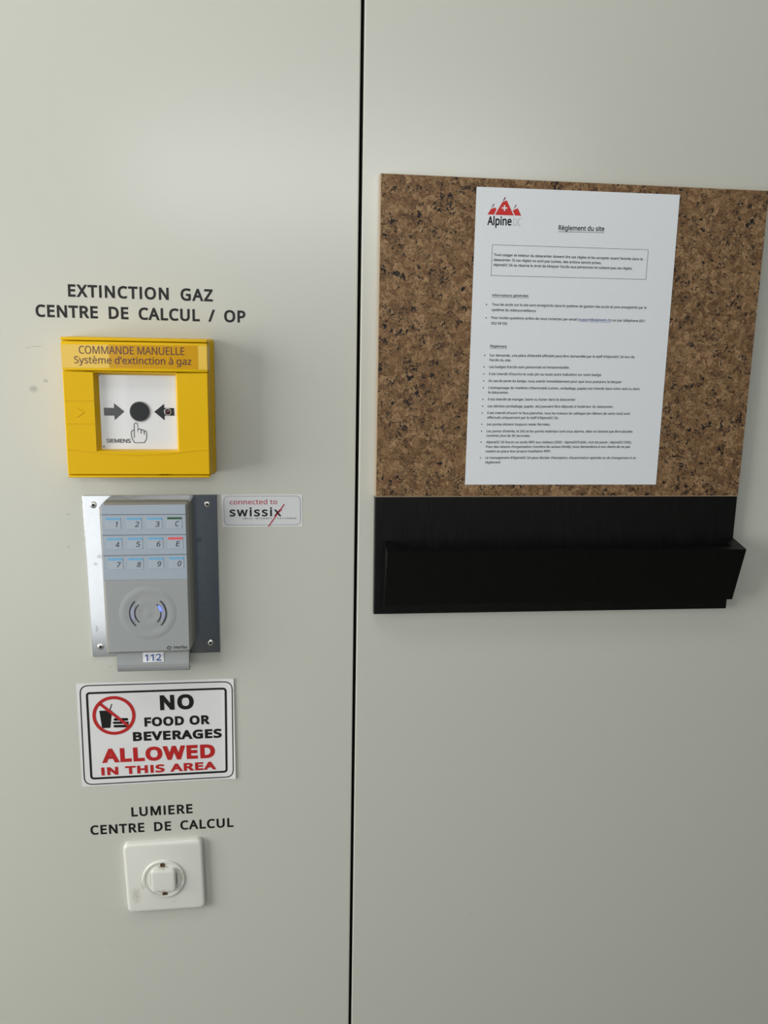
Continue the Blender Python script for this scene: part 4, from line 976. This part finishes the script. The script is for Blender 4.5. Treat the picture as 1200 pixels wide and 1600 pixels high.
mb = MB(); text(mb, 'Informations générales', (207.59, 46.81), (244.94, 47.18), 2.4, D0, off=15); mb.line([(207.44, 45.89), (245.96, 46.29)], .25, D0)
mb.build('heading', M_PRINTB, t)
mb = MB()
text(mb, "Tous les accès sur le site sont enregistrés dans le système de gestion des accès et sont enregistrés par le", (207.61, 37.83), (370.93, 38.30), 2.5, D0, off=14)
text(mb, "système de vidéosurveillance", (207.66, 32.50), (253.56, 32.44), 2.5, D0, off=14)
text(mb, "Pour toutes questions prière de nous contacter par email (", (207.63, 24.76), (299.34, 24.89), 2.5, D0, off=14)
text(mb, ") ou par téléphone (021", (333.62, 24.88), (370.24, 24.91), 2.5, D0, off=14)
text(mb, "552 04 50)", (207.68, 19.21), (224.20, 19.19), 2.5, D0, off=14)
bullets(mb, ((201.99, 38.62), (202.18, 25.56)))
mb.build('paragraph', M_PRINT, t)
mb = MB(); text(mb, "support@alpinedc.ch", (299.93, 24.90), (333.22, 24.87), 2.5, D0, off=14); mb.line([(300.00, 23.97), (333.29, 23.93)], .25, D0)
mb.build('mail_link', M_LINK, t, label='blue underlined mail address')
mb = MB(); text(mb, 'Règlement', (207.76, -3.56), (225.04, -3.64), 2.4, D0, off=15); mb.line([(207.60, -4.53), (225.28, -4.60)], .25, D0)
mb.build('heading', M_PRINTB, t)
rules = (
    ((202.31, -11.76), (("Sur demande, une pièce d’identité officielle peut être demandée par le staff d’AlpineDC SA lors de", (207.57, -12.83), (362.05, -11.99)), ("l’accès du site.", (207.58, -17.47), (230.36, -17.49)))),
    ((202.21, -23.37), (("Les badges d’accès sont personnels et intransmissible.", (207.69, -24.46), (292.77, -23.93)),)),
    ((202.32, -30.57), (("Il est interdit d’inscrire le code pin ou toute autre indication sur votre badge", (207.81, -31.66), (327.21, -30.92)),)),
    ((202.43, -37.59), (("En cas de perte du badge, nous avertir immédiatement pour que nous puissions le bloquer", (207.92, -38.69), (350.30, -37.96)),)),
    ((202.33, -44.64), (("L’entreposage de matières inflammable (carton, emballage, papier) est interdit dans votre rack ou dans", (207.83, -45.74), (370.43, -44.90)), ("le datacenter.", (207.84, -50.46), (229.37, -50.40)))),
    ((202.43, -56.43), (("Il est interdit de manger, boire ou fumer dans le datacenter", (207.95, -57.55), (301.35, -56.92)),)),
    ((202.33, -63.54), (("Les déchets (emballage, papier, etc) peuvent être déposés à l’extérieur du datacenter.", (207.86, -64.67), (343.06, -63.90)),)),
    ((202.23, -70.47), (("Il est interdit d’ouvrir le faux-plancher, tous les travaux de cablages (en dehors de votre rack) sont", (207.77, -71.61), (361.98, -71.00)), ("effectués uniquement par le staff d’AlpineDC SA.", (207.77, -76.38), (284.29, -76.12)))),
    ((202.32, -82.20), (("Les portes doivent toujours rester fermées.", (207.88, -83.36), (275.58, -83.04)),)),
    ((202.43, -89.39), (("Les portes d’entrée, le SAS et les portes extérieur sont sous alarme, elles ne doivent pas être laissées", (207.79, -90.56), (366.27, -89.89)), ("ouvertes plus de 30 secondes.", (207.79, -95.17), (254.91, -95.08)))),
    ((202.31, -100.83), (("AlpineDC SA fourni un accès WIFI aux visiteurs (SSID : AlpineDCPublic, mot de passe : AlpineDC1005).", (207.88, -102.00), (366.13, -101.38)), ("Pour des raisons d’organisation (nombre de canaux limité), nous demandons à nos clients de ne pas", (207.89, -106.84), (364.80, -106.12)), ("mettre en place leur propre installaton WIFI.", (207.90, -111.69), (277.89, -111.21)))),
    ((202.40, -117.38), (("Le management d’AlpineDC SA peut décider d’exception, d’autorisation spéciale ou de changement à ce", (207.78, -118.38), (371.98, -118.07)), ("règlement", (207.79, -123.25), (224.08, -123.21)))),
)
for bl, lines in rules:
    mb = MB()
    bullets(mb, (bl,))
    for s, pa, pb in lines:
        text(mb, s, pa, pb, 2.5, D0, off=14)
    mb.build('rule', M_PRINT, t)
